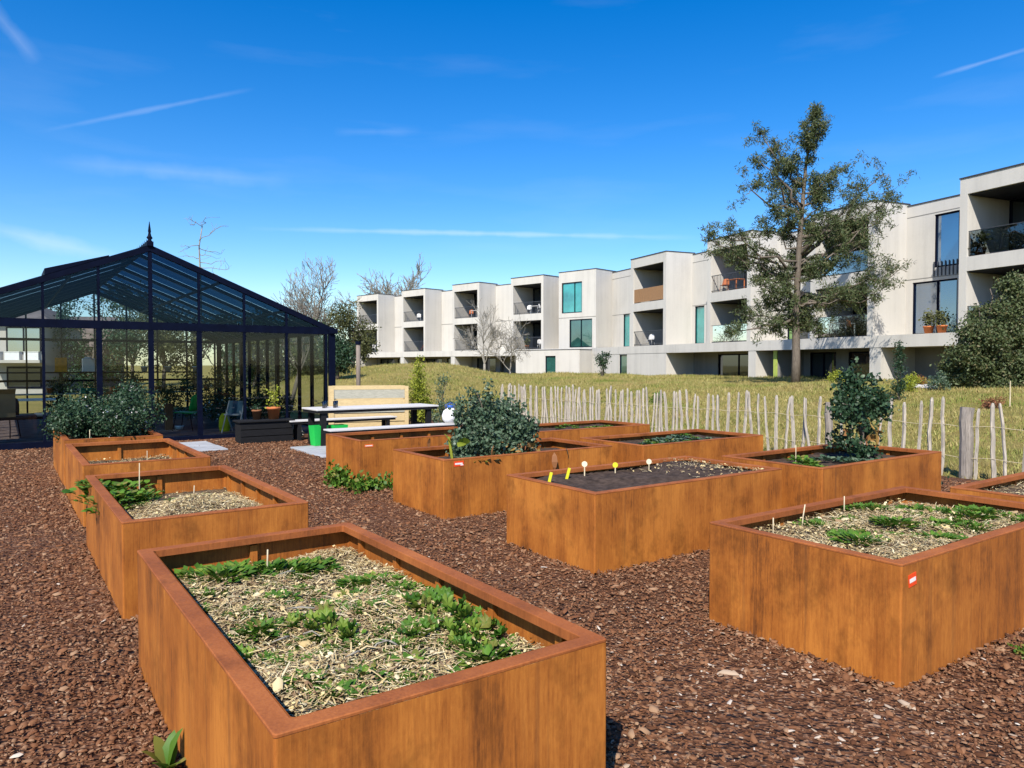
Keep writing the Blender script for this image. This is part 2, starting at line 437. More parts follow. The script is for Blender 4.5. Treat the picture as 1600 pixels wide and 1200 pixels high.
LEAF = ([(0, 0, 0), (0.30, 0.42, 0.06), (0, 1, -0.10), (-0.30, 0.42, 0.06)], [(0, 1, 2), (0, 2, 3)])
OVAL = ([(0, 0, 0), (0.26, 0.22, 0.05), (0.34, 0.55, 0.06), (0.18, 0.85, -0.02), (0, 1, -0.10), (-0.18, 0.85, -0.02), (-0.34, 0.55, 0.06), (-0.26, 0.22, 0.05)],
        [(0, 1, 7), (1, 2, 7), (2, 6, 7), (2, 3, 6), (3, 5, 6), (3, 4, 5)])
BLADE = ([(-0.06, 0, 0), (0.06, 0, 0), (0, 1, 0)], [(0, 1, 2)])
GRASS = ([(-0.05, 0, 0), (0.05, 0, 0), (0.02, 0.25, 1.0)], [(0, 1, 2)])

def tag(o, label=None, cat=None, group=None, kind=None):
    for k, v in (("label", label), ("category", cat), ("group", group), ("kind", kind)):
        if v: o[k] = v
    return o
def empty(name, loc, label, cat, group=None, rz=0):
    o = bpy.data.objects.new(name, None); COL.objects.link(o)
    o.location = tuple(loc); o.rotation_euler = (0, 0, rz); o.empty_display_size = 0.2
    return tag(o, label, cat, group)
def copy_tree(o, parent=None):
    c = o.copy(); COL.objects.link(c); c.parent = parent
    for ch in list(o.children): copy_tree(ch, c)
    return c

# ---------------------------------------------------------------- ground, meadow, mulch
def sstep(a, b, x):
    t = np.clip((x - a) / (b - a), 0, 1); return t * t * (3 - 2 * t)
def ground_h(x, y):
    x, y = np.asarray(x, float), np.asarray(y, float)
    s = x - 11.6 + 0.12 * np.clip(y - 16, 0, 40)
    h = 0.86 * sstep(0, 13, s)
    q = y / np.maximum(x, 0.5)
    d = np.hypot(x, y)
    e = 0.84 * sstep(1.38, 1.80, q) * (1 - sstep(2.9, 4.0, q)) * sstep(19, 31, d) * (1 - sstep(42, 56, d))
    h = h + e * sstep(8, 12, x)
    h = h + 0.05 * np.sin(x * 0.7 + y * 0.31) * sstep(2, 8, s) + 0.04 * np.sin(y * 0.9 - x * 0.2) * sstep(2, 8, s)
    return h
def axis(lo, hi, flo, fhi, step):
    a = np.arange(flo, fhi + 1e-6, step)
    b = fhi + np.cumsum(step * 1.22 ** np.arange(1, 40)); b = b[b < hi]
    c = flo - np.cumsum(step * 1.22 ** np.arange(1, 40)); c = c[c > lo]
    return np.concatenate([[lo], c[::-1], a, b, [hi]])
gx, gy_ = axis(-900, 900, 4, 50, 0.5), axis(-900, 900, -2, 60, 0.5)
GX, GY = np.meshgrid(gx, gy_)
nx, ny = len(gx), len(gy_)
V = np.stack([GX, GY, ground_h(GX, GY)], -1).reshape(-1, 3)
I = np.arange(nx * ny).reshape(ny, nx)
F = np.stack([I[:-1, :-1], I[:-1, 1:], I[1:, 1:], I[1:, :-1]], -1).reshape(-1, 4)
tag(np_mesh("ground", V, F, "meadow", smooth=True), kind="structure")

mx_, my_ = np.arange(-14, 11.01, 0.25), np.arange(-8, 20.01, 0.25)
GX, GY = np.meshgrid(mx_, my_)
mz = 0.012 + 0.012 * (np.sin(GX * 2.1 + GY) + np.sin(GY * 2.7 - GX * 1.3)) * 0.5
mz = np.where(GX > 10.8, 0.0, mz)
nx, ny = len(mx_), len(my_)
I = np.arange(nx * ny).reshape(ny, nx)
F = np.stack([I[:-1, :-1], I[:-1, 1:], I[1:, 1:], I[1:, :-1]], -1).reshape(-1, 4)
tag(np_mesh("mulch_path", np.stack([GX, GY, mz + 0.012], -1).reshape(-1, 3), F, "mulch_ground", smooth=True), kind="structure")

# planter grid: centre, spin (1 = long side along X)
PL, PW, PH = 2.32, 1.17, 0.635
PLANTERS = dict(P1=(1.155, 3.05, 0), P2=(1.18, 6.16, 0), P3=(1.22, 9.25, 0), P4=(1.24, 12.10, 0),
                R2=(4.71, 2.36, 1), R1=(4.79, 4.67, 1), M2=(4.82, 7.00, 1), M1=(4.88, 9.25, 1),
                R4=(7.29, 2.12, 1), R3=(7.41, 4.45, 1), M4=(7.43, 6.78, 1), M3=(7.46, 8.95, 1))
def in_planter(x, y, m=0.0):
    k = np.zeros(len(x), bool)
    for cx, cy_, s in PLANTERS.values():
        a, b = (PL / 2, PW / 2) if s else (PW / 2, PL / 2)
        k |= (np.abs(x - cx) < a + m) & (np.abs(y - cy_) < b + m)
    return k

# loose chips lying on the path, seen one by one close to the eye
def chip_shape(seed):
    r = np.random.default_rng(seed)
    a = np.linspace(0, 2 * np.pi, 6)[:-1] + r.uniform(-.3, .3, 5)
    top = np.stack([np.cos(a) * r.uniform(.25, .42, 5), np.sin(a) * r.uniform(.35, .55, 5), r.uniform(.10, .2, 5)], -1)
    bot = np.stack([np.cos(a) * .5, np.sin(a) * .6, r.uniform(-.14, 0.0, 5)], -1)
    V = np.concatenate([bot, top]); F = []
    for k in range(5):
        q = (k + 1) % 5; F += [(k, q, 5 + q), (k, 5 + q, 5 + k)]
    F += [(5, 6, 7), (5, 7, 8), (5, 8, 9)]
    return V, F
def view_points(n, dmin, dmax, power, halfang=0.72):
    d = dmin + (dmax - dmin) * rng.uniform(0, 1, n) ** power
    a = YAW + rng.uniform(-halfang, halfang, n)
    return d * np.sin(a), d * np.cos(a)
parts = []
for sd in range(6):
    x, y = view_points(42000, 1.2, 16.5, 1.15, 0.80)
    k = ~in_planter(x, y, -0.005) & (x < 10.6) & (y < 16.3) & (x > -10)
    x, y = x[k], y[k]; d = np.hypot(x, y)
    S = rng.lognormal(-4.66, 0.50, len(x)) * (0.80 + 0.085 * d)
    S = np.minimum(S, 0.045)
    S3 = np.stack([S * rng.uniform(.6, 1, len(x)), S * rng.uniform(.8, 1.5, len(x)), S * rng.uniform(.8, 1.6, len(x))], -1)
    P = np.stack([x, y, 0.024 + S * 0.22 + rng.uniform(-.004, .010, len(x))], -1)
    parts.append(scatter(*chip_shape(sd), P, rots(len(x), 0.6), S3))
for sd, (cx, cy_, s) in enumerate(PLANTERS.values()):       # chips drifted against the steel
    a, b = (PL / 2, PW / 2) if s else (PW / 2, PL / 2)
    n = 1500; e = rng.integers(0, 4, n); q = rng.uniform(-1, 1, n); o = .008 + np.abs(rng.normal(0, .045, n))
    x = cx + np.where(e < 2, q * (a + .03), np.where(e == 2, a + o, -a - o)); y = cy_ + np.where(e < 2, np.where(e == 0, b + o, -b - o), q * (b + .03))
    S = np.minimum(rng.lognormal(-4.2, .4, n), .04)
    parts.append(scatter(*chip_shape(sd % 6), np.stack([x, y, .026 + .030 * np.exp(-o / .05) * rng.uniform(0, 1, n)], -1), rots(n, .9), np.stack([S * .8, S * 1.2, S], -1)))
V, F = join(parts)
tag(np_mesh("bark_mulch", V, F, "bark_chips"), "loose red brown bark chips covering the path between the steel planters", "mulch", kind="stuff")
parts = []
for sd in (9, 10):
    x, y = view_points(420, 1.4, 10, 1.0, 0.80)
    x2, y2 = rng.normal(3.0, 0.6, 220), rng.normal(2.0, 0.6, 220)
    x, y = np.concatenate([x, x2]), np.concatenate([y, y2])
    k = ~in_planter(x, y, 0.02) & (x < 10.6) & (y < 15)
    x, y = x[k], y[k]
    S = rng.lognormal(-4.25, 0.45, len(x))
    P = np.stack([x, y, np.full(len(x), 0.034)], -1)
    parts.append(scatter(*chip_shape(sd), P, rots(len(x), 0.5), np.stack([S * .7, S * rng.uniform(.9, 1.9, len(x)), S * .6], -1)))
V, F = join(parts)
tag(np_mesh("wood_flakes", V, F, "pale_chips"), "pale wood flakes strewn thinly over the red brown mulch", "wood flakes", kind="stuff")

# dry meadow grass
x = rng.uniform(11.0, 24, 90000); y = rng.uniform(-2, 26, 90000)
x2 = 11 + 34 * rng.uniform(0, 1, 90000) ** 0.8; y2 = rng.uniform(2, 46, 90000)
x, y = np.concatenate([x, x2]), np.concatenate([y, y2])
a = np.arctan2(x, y) - YAW
k = (np.abs(a) < 0.68); x, y = x[k], y[k]; d = np.hypot(x, y)
clump = np.sin(x * 1.9 + np.sin(y * 1.3) * 2) * np.sin(y * 1.7 + np.sin(x * 1.1) * 2)
S = (0.055 + 0.05 * rng.uniform(0, 1, len(x)) + 0.03 * clump) * (0.8 + d * 0.014)
P = np.stack([x, y, ground_h(x, y) - 0.01], -1)
V, F = scatter(*GRASS, P, rots(len(x), 0.75), np.stack([S * 2.2, S, S], -1))
tag(np_mesh("meadow_grass", V, F, "dry_grass"), "short dry yellow green grass covering the meadow behind the fence", "grass", kind="stuff")

# ---------------------------------------------------------------- corten planters
def rrect(a, b, r, n=5):
    """Rounded rectangle outline, half sizes a, b."""
    p = []
    for cx, cy_, s in ((a - r, b - r, 0), (-a + r, b - r, 1), (-a + r, -b + r, 2), (a - r, -b + r, 3)):
        for i in range(n):
            t = (s + i / (n - 1)) * math.pi / 2
            p.append((cx + r * math.cos(t), cy_ + r * math.sin(t)))
    return p
def loft(mb, rings, mi=0):
    n = len(rings[0][0])
    vs = [(x, y, z) for pts, z in rings for x, y in pts]
    fs = [(i * n + k, i * n + (k + 1) % n, (i + 1) * n + (k + 1) % n, (i + 1) * n + k) for i in range(len(rings) - 1) for k in range(n)]
    return mb.add(vs, fs, mi)
def planter_proto():
    root = empty("corten_planter", (0, 0, 0), "x", "planter", "rusty steel planters in a grid on the mulch")
    a, b, h = PL / 2, PW / 2, PH
    m = MB()
    loft(m, [(rrect(a, b, 0.010), -0.03), (rrect(a, b, 0.010), h - 0.012)])
    loft(m, [(rrect(a - .012, b - .012, 0.010), h - 0.05), (rrect(a - .012, b - .012, 0.010), 0.1)])
    for i in range(5):                                    # folded stiffeners on the inner long sides
        u = -a + (i + 0.5) * PL / 5
        for s in (-1, 1): m.box(u - .02, u + .02, min(s * (b - .013), s * (b - .036)), max(s * (b - .013), s * (b - .036)), 0.2, h - 0.052)
    for s in (-1, 1): m.box(min(s * (a - .013), s * (a - .036)), max(s * (a - .013), s * (a - .036)), -.02, .02, 0.2, h - 0.052)
    m.build("shell", "weathering_steel", root)
    m = MB(); w = 0.066
    loft(m, [(rrect(a - .0005, b - .0005, .011), h - 0.012), (rrect(a + .0012, b + .0012, .012), h - 0.010), (rrect(a + .0012, b + .0012, .012), h - 0.003),
             (rrect(a - .002, b - .002, .011), h), (rrect(a - w + .002, b - w + .002, .012), h - 0.001), (rrect(a - w, b - w, .012), h - 0.004),
             (rrect(a - w, b - w, .012), h - 0.036), (rrect(a - w - .003, b - w - .003, .012), h - 0.036), (rrect(a - w - .003, b - w - .003, .012), h - .002)])
    loft(m, [(rrect(a - .011, b - .011, .011), h - 0.013), (rrect(a - w + .001, b - w + .001, .012), h - 0.013)])
    m.build("rim", "steel_rim", root)
    return root
PLABEL = dict(P1="large rusty steel planter in front with rhubarb green leaves and straw inside",
              P2="rusty steel planter with leafy clump in one corner and a mound of straw",
              P3="rusty steel planter with low bare soil beside the evergreen hedge planter",
              P4="rusty steel planter filled with a dark evergreen hedge before the greenhouse",
              R2="large rusty steel planter with red and white label and straw bed",
              R1="rusty steel planter of dark bare soil with yellow plant markers",
              M2="rusty steel planter with red label below a big bushy kale plant",
              M1="rusty steel planter with orange label and weeds growing at its foot",
              R4="rusty steel planter cut off by the photo edge beside the thick fence post",
              R3="rusty steel planter with a small dark standard tree near the fence",
              M4="rusty steel planter with a strip of seedlings close to the pale fence",
              M3="farthest rusty steel planter at the fence with low green leaves")
SOILH = dict(P1=.478, P2=.41, P3=.40, P4=.56, R2=.525, R1=.575, M2=.50, M1=.50, R4=.55, R3=.53, M4=.55, M3=.56)
def soil_shape(key):
    r = np.random.default_rng(sum(map(ord, key)))
    ph = r.uniform(0, 6, 6)
    amp = 0.022
    def f(u, v):
        z = amp * (np.sin(u * 4.1 + ph[0]) * np.cos(v * 5.3 + ph[1]) + 0.6 * np.sin(u * 9 + ph[2] + v * 3) * np.sin(v * 8 + ph[3]))
        if key == "P2": z = z + 0.13 * np.exp(-((u + .25) / .65) ** 2 - ((v + .05) / .45) ** 2)   # mounded straw
        if key == "R1": z = z + 0.05 * np.exp(-((u - .75) / .35) ** 2 - (v / .4) ** 2)
        if key == "R2": z = z + 0.035 * np.exp(-(u / .8) ** 2 - (v / .4) ** 2)
        if key in ("P1", "R2"): z = z - .11 * (1 - np.clip((PW / 2 - .012 - (v if key == "P1" else -v)) / .15, 0, 1)) - .06 * (1 - np.clip((PL / 2 - .012 - np.abs(u)) / .12, 0, 1))
        if key in ("P1", "R2"): return SOILH[key] + z
        return SOILH[key] + z * np.clip((PW / 2 - .012 - abs(v)) / .08, 0, 1) * np.clip((PL / 2 - .012 - abs(u)) / .08, 0, 1)
    return f
proto = planter_proto()
PROOT, PSOIL = {}, {}
for i, (key, (cx, cy_, s)) in enumerate(PLANTERS.items()):
    o = proto if i == 0 else copy_tree(proto)
    o.location = (cx, cy_, 0); o.rotation_euler = (0, 0, 0 if s else math.pi / 2)
    o["label"] = PLABEL[key]
    PROOT[key] = o
for key, o in PROOT.items():                              # its own earth in each
    f = PSOIL[key] = soil_shape(key)
    u, v = np.linspace(-PL / 2 + .0125, PL / 2 - .0125, 70), np.linspace(-PW / 2 + .0125, PW / 2 - .0125, 36)
    U, W_ = np.meshgrid(u, v)
    Z = f(U, W_) + rng.uniform(-.006, .006, U.shape)
    I = np.arange(U.size).reshape(U.shape)
    F = np.stack([I[:-1, :-1], I[:-1, 1:], I[1:, 1:], I[1:, :-1]], -1).reshape(-1, 4)
    np_mesh("soil", np.stack([U, W_, Z], -1).reshape(-1, 3), F, "pale_soil" if key in ("P1", "P2", "R2", "P3", "R4") else "soil", o)
def pw(key, u, v, dz=0.0):
    """Planter-local (u along, v across) to world, on the soil."""
    cx, cy_, s = PLANTERS[key]
    z = PSOIL[key](np.asarray(u, float), np.asarray(v, float)) + dz
    return (np.stack([cx + u, cy_ + v, z], -1) if s else np.stack([cx - v, cy_ + u, z], -1))
# printed labels stuck on the front faces (local -Y is the front of the turned planters)
for key, u, z, w, h, m1, tl in (("R2", -1.06, .545, .075, .062, "red_label", .12), ("M2", -.98, .585, .115, .055, "red_label", 0), ("M1", -1.03, .565, .12, .035, "orange_label", 0)):
    m = MB(); c, s_ = math.cos(tl), math.sin(tl)
    def T(x, y, zz, u=u, z=z): return (u + x * c - zz * s_, y, z + x * s_ + zz * c)
    y0 = -PW / 2
    m.box(-w / 2, w / 2, y0 - .003, y0 - .0005, -h / 2, h / 2, 0, T)
    m.box(-w * .40, w * .38, y0 - .0042, y0 - .0031, -h * .16, h * .16, 1, T)
    if key == "M2": m.box(w * .16, w * .46, y0 - .0042, y0 - .0031, -h * .36, -h * .165, 1, T)
    m.build("label_sticker", [m1, "label_white"], PROOT[key])

# ---------------------------------------------------------------- straw and litter in the beds
STRIP = ([(-.5, -.5, 0), (.5, -.5, 0), (-.5, -.1, .10), (.5, -.1, .10), (-.4, .5, 0), (.4, .5, 0)], [(0, 1, 3), (0, 3, 2), (2, 3, 5), (2, 5, 4)])
def straw(key, n, box, label, dens=None, big=300):
    u = rng.uniform(box[0], box[1], n); v = rng.uniform(box[2], box[3], n)
    if dens is not None:
        k = rng.uniform(0, 1, n) < dens(u, v); u, v = u[k], v[k]
    n = len(u)
    L = rng.lognormal(-3.65, 0.65, n); L = np.clip(L, .008, .16)
    u = np.clip(u, -(PL / 2 - .02) + L * .52, PL / 2 - .02 - L * .52); v = np.clip(v, -(PW / 2 - .02) + L * .52, PW / 2 - .02 - L * .52)
    P = pw(key, u, v, 0) + np.stack([np.zeros(n), np.zeros(n), .006 + rng.uniform(0, .030, n)], -1)
    a = scatter(*STRIP, P, rots(n, 0.38), np.stack([rng.uniform(.0022, .0062, n), L, L * rng.uniform(.1, .8, n)], -1))
    j = rng.integers(0, n, big * 4)
    S = rng.lognormal(-4.55, .5, len(j))
    b = scatter(*chip_shape(3), P[j] + (0, 0, .004), rots(len(j), .8), np.stack([S, S * 1.3, S * .6], -1))
    j = rng.integers(0, n, big)
    S = rng.uniform(.012, .034, len(j))
    c = scatter(*LEAF, P[j] + (0, 0, .010), rots(len(j), .7), np.stack([S, S, S], -1))
    V, F = join([a, b, c])
    return tag(np_mesh("straw_mulch", V, F, "straw"), label, "straw", kind="stuff")
A_, B_ = PL / 2 - .03, PW / 2 - .03
straw("P1", 27000, (-A_, A_, -B_, B_ - .055), "dry pale straw and leaf litter covering the bed of the front planter", None, 550)
straw("R2", 24000, (-A_, A_, -B_, B_), "dry pale straw covering the bed of the red labelled planter", lambda u, v: .35 + .65 * (np.abs(v) < .42), 500)
straw("P2", 24000, (-A_, A_, -B_, B_), "mound of pale straw inside the second planter of the hedge row", lambda u, v: np.exp(-((u + .35) / .75) ** 2), 300)
straw("R1", 900, (.1, A_, -B_, B_), "thin scatter of straw on one end of the bare soil bed", lambda u, v: np.clip(u, 0, 1), 60)
straw("R4", 3000, (-A_, A_, -B_, B_), "pale straw in the planter beside the thick fence post", None, 120)
straw("P3", 1600, (-A_, A_, -B_, B_), "sparse dry stalks on the sunken soil before the hedge planter", None, 200)

# ---------------------------------------------------------------- leafy plants
def lobed():
    """A lobed, cupped leaf as a fan: base at the origin, pointing along +Y."""
    ang = np.linspace(-2.45, 2.45, 25)
    r = 0.5 * (1 + 0.20 * np.cos(ang * 6.4) + 0.06 * np.cos(ang * 13 + 1)) * (1 - 0.16 * np.abs(ang) / 2.45)
    vs = [(0, .42, -.05)] + [(rr * math.sin(t) * .95, .42 + rr * math.cos(t), .20 * rr * rr * 4 * (0.45 + .55 * math.sin(t * 7 + .6)) + .12 * abs(math.sin(t)) * rr) for t, rr in zip(ang, r)]
    fs = [(0, i + 1, i + 2) for i in range(24)] + [(0, 25, 1)]
    return vs, fs
LOBED = lobed()
def rosette(seed, n, spread, size, tmpl=LOBED):
    r = np.random.default_rng(seed)
    a = r.uniform(0, 2 * np.pi, n); d = spread * r.uniform(0, 1, n) ** .8
    lean = .25 + np.clip(d / spread, .1, 1) * r.uniform(.5, 1.25, n)
    R = np.zeros((n, 3, 3))
    for i in range(n):
        t, l, w = a[i], lean[i], r.uniform(-.5, .5)
        y = np.array([math.cos(t) * math.sin(l), math.sin(t) * math.sin(l), math.cos(l)]) * .75 + np.array([math.cos(t), math.sin(t), 0]) * .35
        y /= np.linalg.norm(y); x = np.cross(y, (0, 0, 1)); x /= np.linalg.norm(x) + 1e-6
        z = np.cross(x, y); x2 = x * math.cos(w) + z * math.sin(w); z2 = np.cross(x2, y)
        R[i] = np.stack([x2, y, z2], 1)
    P = np.stack([np.cos(a) * d, np.sin(a) * d, r.uniform(0, .35, n) * size + .01], -1)
    S = size * r.uniform(.45, 1.15, n)
    return scatter(*tmpl, P, R, S)
MESHES = {}
def plant_mesh(kind, k):
    if (kind, k) not in MESHES:
        n, sp, sz, tm, mat = dict(rhubarb=(18, .062, .056, LOBED, "leaf_bright"), small=(58, .075, .026, LOBED, "leaf_bright"), dill=(150, .088, .046, LEAF, "leaf_bright"),
                                  salad=(70, .09, .045, OVAL, "leaf_bright"), dark=(60, .095, .055, OVAL, "leaf_kale"))[kind]
        V, F = rosette(k * 7 + len(kind), n, sp, sz, tm)
        o = np_mesh("leafy_plant", V, F, mat); MESHES[kind, k] = o.data; bpy.data.objects.remove(o)
    return MESHES[kind, k]
def plant(key, kind, u, v, s, label, group, dz=0.0, cat="plant"):
    o = bpy.data.objects.new("leafy_plant", plant_mesh(kind, int(rng.integers(0, 5)))); COL.objects.link(o)
    o.location = tuple(pw(key, u, v, dz)); o.rotation_euler = (0, 0, rng.uniform(0, 6.28)); o.scale = (s, s, s * rng.uniform(.8, 1.1))
    return tag(o, label, cat, group)
# front planter: local u runs along world +Y, v along world -X
for (X, Y, kind, s) in ((.80, 3.98, "dill", 1.1), (.90, 3.86, "dill", 1.25), (1.0, 3.95, "dill", 1.2), (1.06, 3.82, "dill", 1.0), (1.17, 3.92, "dill", 1.25), (1.27, 3.86, "dill", 1.2),
                        (1.38, 3.90, "dill", 1.2), (1.44, 3.78, "dill", 1.0), (.78, 3.62, "small", 1.0), (.74, 3.40, "small", .9), (.86, 3.22, "small", .8), (.98, 3.55, "small", .75),
                        (1.18, 3.52, "small", .9), (1.40, 3.45, "small", .9), (1.56, 3.40, "dill", 1.1), (1.60, 3.22, "dill", 1.0), (1.50, 3.10, "small", .9), (.76, 2.86, "rhubarb", 1.05), (.84, 2.76, "small", 1.0),
                        (1.02, 3.06, "rhubarb", .9), (1.10, 2.94, "rhubarb", 1.15), (1.14, 2.80, "rhubarb", 1.0), (1.20, 3.18, "small", 1.0), (1.30, 2.98, "small", 1.1), (1.36, 2.82, "small", .9), (1.55, 2.84, "rhubarb", 1.1),
                        (1.62, 2.92, "rhubarb", 1.0), (1.58, 2.68, "rhubarb", 1.25), (1.50, 2.55, "rhubarb", 1.2), (1.62, 2.50, "rhubarb", 1.15), (1.60, 2.34, "dill", 1.1), (1.48, 2.40, "rhubarb", 1.0), (1.40, 2.62, "rhubarb", .9), (1.28, 2.58, "small", .9),
                        (1.26, 2.40, "small", .8), (1.10, 2.50, "small", .8), (.92, 2.48, "small", .8), (.98, 2.22, "rhubarb", .6), (.84, 2.20, "small", .7), (1.16, 2.20, "small", .8), (1.34, 2.18, "small", .7), (1.5, 2.15, "small", .8), (1.06, 2.06, "small", .7), (.80, 2.04, "small", .6)):
    plant("P1", kind, Y - 3.05, 1.155 - X, s * rng.uniform(.9, 1.3), {"dill": "feathery green herb tuft growing in the front planter", "small": "small round leaved green plant in the front planter straw",
          "rhubarb": "broad crinkled green leaves growing in the front planter straw"}[kind], {"dill": "herb tufts in the front planter", "small": "small green plants in the front planter", "rhubarb": "broad leaved plants in the front planter"}[kind])
for k in range(66):
    X, Y = rng.uniform(.80, 1.52), rng.uniform(2.10, 3.95)
    if k % 4 == 0: X = rng.uniform(1.3, 1.58); Y = rng.uniform(2.3, 3.3)
    plant("P1", ("small", "dill", "small", "salad")[k % 4], Y - 3.05, 1.155 - X, rng.uniform(.7, 1.25) * (.75 if k % 4 == 3 else 1), "low green weed sprouting through the straw of the front planter", "weeds sprouting in the front planter straw")
# red labelled planter
for k in range(42):
    u, v = rng.uniform(-.75, 1.05), rng.uniform(-.42, .45)
    if k < 14: u, v = rng.uniform(-.5, .9), rng.choice([-.12, .28]) + rng.normal(0, .05)
    plant("R2", "small" if k % 3 else "dill", u, v, rng.uniform(.9, 1.5), "low green seedling tuft in straw of the red labelled planter", "green tufts in the red labelled planter")
# leafy clump in the corner of the second planter (world left, far end)
for k in range(13):
    X, Y = rng.uniform(.64, .95), rng.uniform(6.35, 7.2)
    plant("P2", "salad", Y - 6.16, 1.18 - X, rng.uniform(1.1, 1.9), "lush green leaf clump in the corner of the straw mound planter", "leaf clumps in the straw mound planter", dz=rng.uniform(.0, .10))
for k in range(6):
    plant("P2", "small", rng.uniform(.0, .35), rng.uniform(-.15, .3), rng.uniform(.8, 1.2), "low green seedlings beside the straw mound", "seedlings beside the straw mound")
for k in range(5):
    plant("P2", "salad", .68 + k * .09, .565 + rng.uniform(-.01, .03), rng.uniform(.7, 1.0), "bright leaves hanging over the rim of the straw mound planter", "leaves over the planter rim", dz=.17)
# seedlings in the beds near the fence
for k in range(24):
    plant("M4", "salad" if k % 2 else "dark", -.55 + k * .05, rng.uniform(-.25, .35), rng.uniform(.75, 1.15), "green seedling in the planter close to the pale fence", "seedlings in the planter by the fence")
for k in range(14):
    plant("M3", "salad", -.05 + k * .075, rng.uniform(-.2, .3), rng.uniform(.7, 1.0), "low green salad in the farthest planter by the fence", "salad in the farthest planter")
for k in range(13):
    u = (-.60 + rng.uniform(-.2, .25)) if k < 7 else rng.uniform(-.2, .5)
    plant("R3", "salad" if k < 7 else "dark", u, rng.uniform(-.35, .2), rng.uniform(.9, 1.4), "leafy green herb under the small dark standard tree" if k >= 7 else "bright green herb beside the small dark standard tree",
          "herbs round the standard tree" if k >= 7 else "bright herbs beside the standard tree")
for k in range(6):
    plant("R4", "salad", rng.uniform(-.3, .9), rng.uniform(-.3, .3), rng.uniform(.9, 1.3), "leafy green plant in the planter beside the thick fence post", "plants beside the thick fence post")
for k in range(9):
    plant("M2", "salad" if k % 2 else "dark", -.75 + k * .09 + rng.uniform(-.03, .03), -.42 + rng.uniform(-.06, .1), rng.uniform(1.0, 1.5), "green leafy herb at the foot of the big kale bush", "herbs below the kale bush", dz=.05)

# plant markers and thin canes
def marker(key, u, v, h, kind, label, tilt=0.0):
    p = pw(key, u, v)
    m = MB()
    if kind == "stake":
        m.box(-.0125, .0125, -.003, .003, -.03, h, 0)
        m.add([(-.0125, -.003, -.03), (.0125, -.003, -.03), (.0125, .003, -.03), (-.0125, .003, -.03), (0, 0, -.07)], [(1, 0, 4), (2, 1, 4), (3, 2, 4), (0, 3, 4)], 0)
        mats = ["yellow_plastic"]
    else:
        m.box(-.005, .005, -.003, .003, -.03, h - .03, 1)
        m.tube([(0, -.004, h - .008), (0, .004, h - .008)], .026, 12, 0)
        mats = ["cream_plastic" if kind == "round" else "yellow_plastic", "bamboo"]
    o = m.build("plant_marker", mats); o.location = tuple(p); o.rotation_euler = (tilt * .4, tilt, -YAW)
    return tag(o, label, "plant marker", "plant markers in the bare soil bed")
marker("R1", -.93, .27, .10, "stake", "first leaning yellow stake marker from the corner of the soil bed", .22)
marker("R1", -.69, .32, .10, "stake", "second leaning yellow stake marker in the bare soil bed", .24)
marker("R1", -.43, .38, .115, "round", "round pale marker on a stick in the bare soil bed")
marker("R1", -.03, .40, .085, "disc", "round yellow disc marker in the middle of the bare soil bed")
marker("R1", .42, .40, .095, "round", "small pale yellow marker beside the straw on the soil bed")
def cane(key, u, v, h, label, tilt=(0, 0)):
    p = pw(key, u, v)
    o = MB().tube([(0, 0, -.05), (tilt[0] * .5, tilt[1] * .5, h * .5), (tilt[0], tilt[1], h)], [.005, .0045, .004], 6).build("cane", "bamboo", smooth=True)
    o.location = tuple(p); return tag(o, label, "cane", "thin canes stuck in the planters")
cane("P1", .88, .0, .14, "short thin cane standing among the front planter herbs", (.005, 0))
cane("P2", .62, .24, .36, "tall thin cane in the straw mound planter", (.005, 0))
cane("P2", .30, -.12, .15, "short cane beside the straw mound", (.01, .01))
cane("P3", -.92, .30, .22, "thin cane in the corner of the sunken soil planter")
cane("P3", .0, -.15, .20, "thin cane amid the sunken soil planter")
cane("P4", -1.0, .28, .17, "pale cane at the rim of the hedge planter")
cane("R2", -.75, .42, .13, "short cane at the far rim of the red labelled planter", (.0, .0))
cane("R2", -.42, .44, .15, "leaning cane at the far rim of the red labelled planter", (.04, .0))
cane("R2", .12, .46, .13, "thin cane by the middle of the far rim, red labelled planter")
cane("R3", -.55, .1, .21, "pale cane above the bright herbs by the standard tree")
cane("R3", .62, .0, .20, "pale cane past the trunk of the standard tree", (-.01, 0))
cane("R4", -.9, .1, .16, "thin cane in the planter beside the thick fence post")
# dry twigs lying on the front bed
for k in range(16):
    X, Y = rng.uniform(.8, 1.6), rng.uniform(2.05, 3.9); a, L = rng.uniform(0, 6.28), rng.uniform(.06, .17)
    o = MB().tube([(-L * .5, 0, .0), (-.1 * L, .012, .015), (.5 * L, -.006, .01)], [.0045, .004, .002], 5).build("dry_twig", "straw" if k % 2 else "pale_bark", smooth=True)
    o.location = tuple(pw("P1", Y - 3.05, 1.155 - X, .032)); o.rotation_euler = (rng.uniform(-.2, .2), rng.uniform(-.35, .35), a)
    tag(o, "dry pale twig lying on the straw of the front planter", "twig", "dry twigs in the front planter")

# ---------------------------------------------------------------- shrubs, hedges, trees
def blob_leaves(blobs, n, size, tmpl=LEAF, inner=.25, up=.35, R=rng, clump=14):
    """Leaves in small clumps through the volume of several ellipsoids (x, y, z, rx, ry, rz)."""
    B = np.array(blobs, float)
    w = np.cbrt(B[:, 3] * B[:, 4] * B[:, 5]) ** 2; w /= w.sum()
    nc = max(1, n // clump)
    k = R.choice(len(B), nc, p=w)
    d = R.normal(size=(nc, 3)); d /= np.linalg.norm(d, axis=1)[:, None]
    r = inner + (1 - inner) * R.uniform(0, 1, nc) ** .55
    r *= R.uniform(.72, 1.22, nc)
    C = B[k, :3] + d * B[k, 3:] * r[:, None]
    P = np.repeat(C, clump, 0) + R.normal(size=(nc * clump, 3)) * size * 0.9
    S = size * R.uniform(.55, 1.25, len(P))
    return scatter(*tmpl, P, rots(len(P), math.pi * .75, R), S)
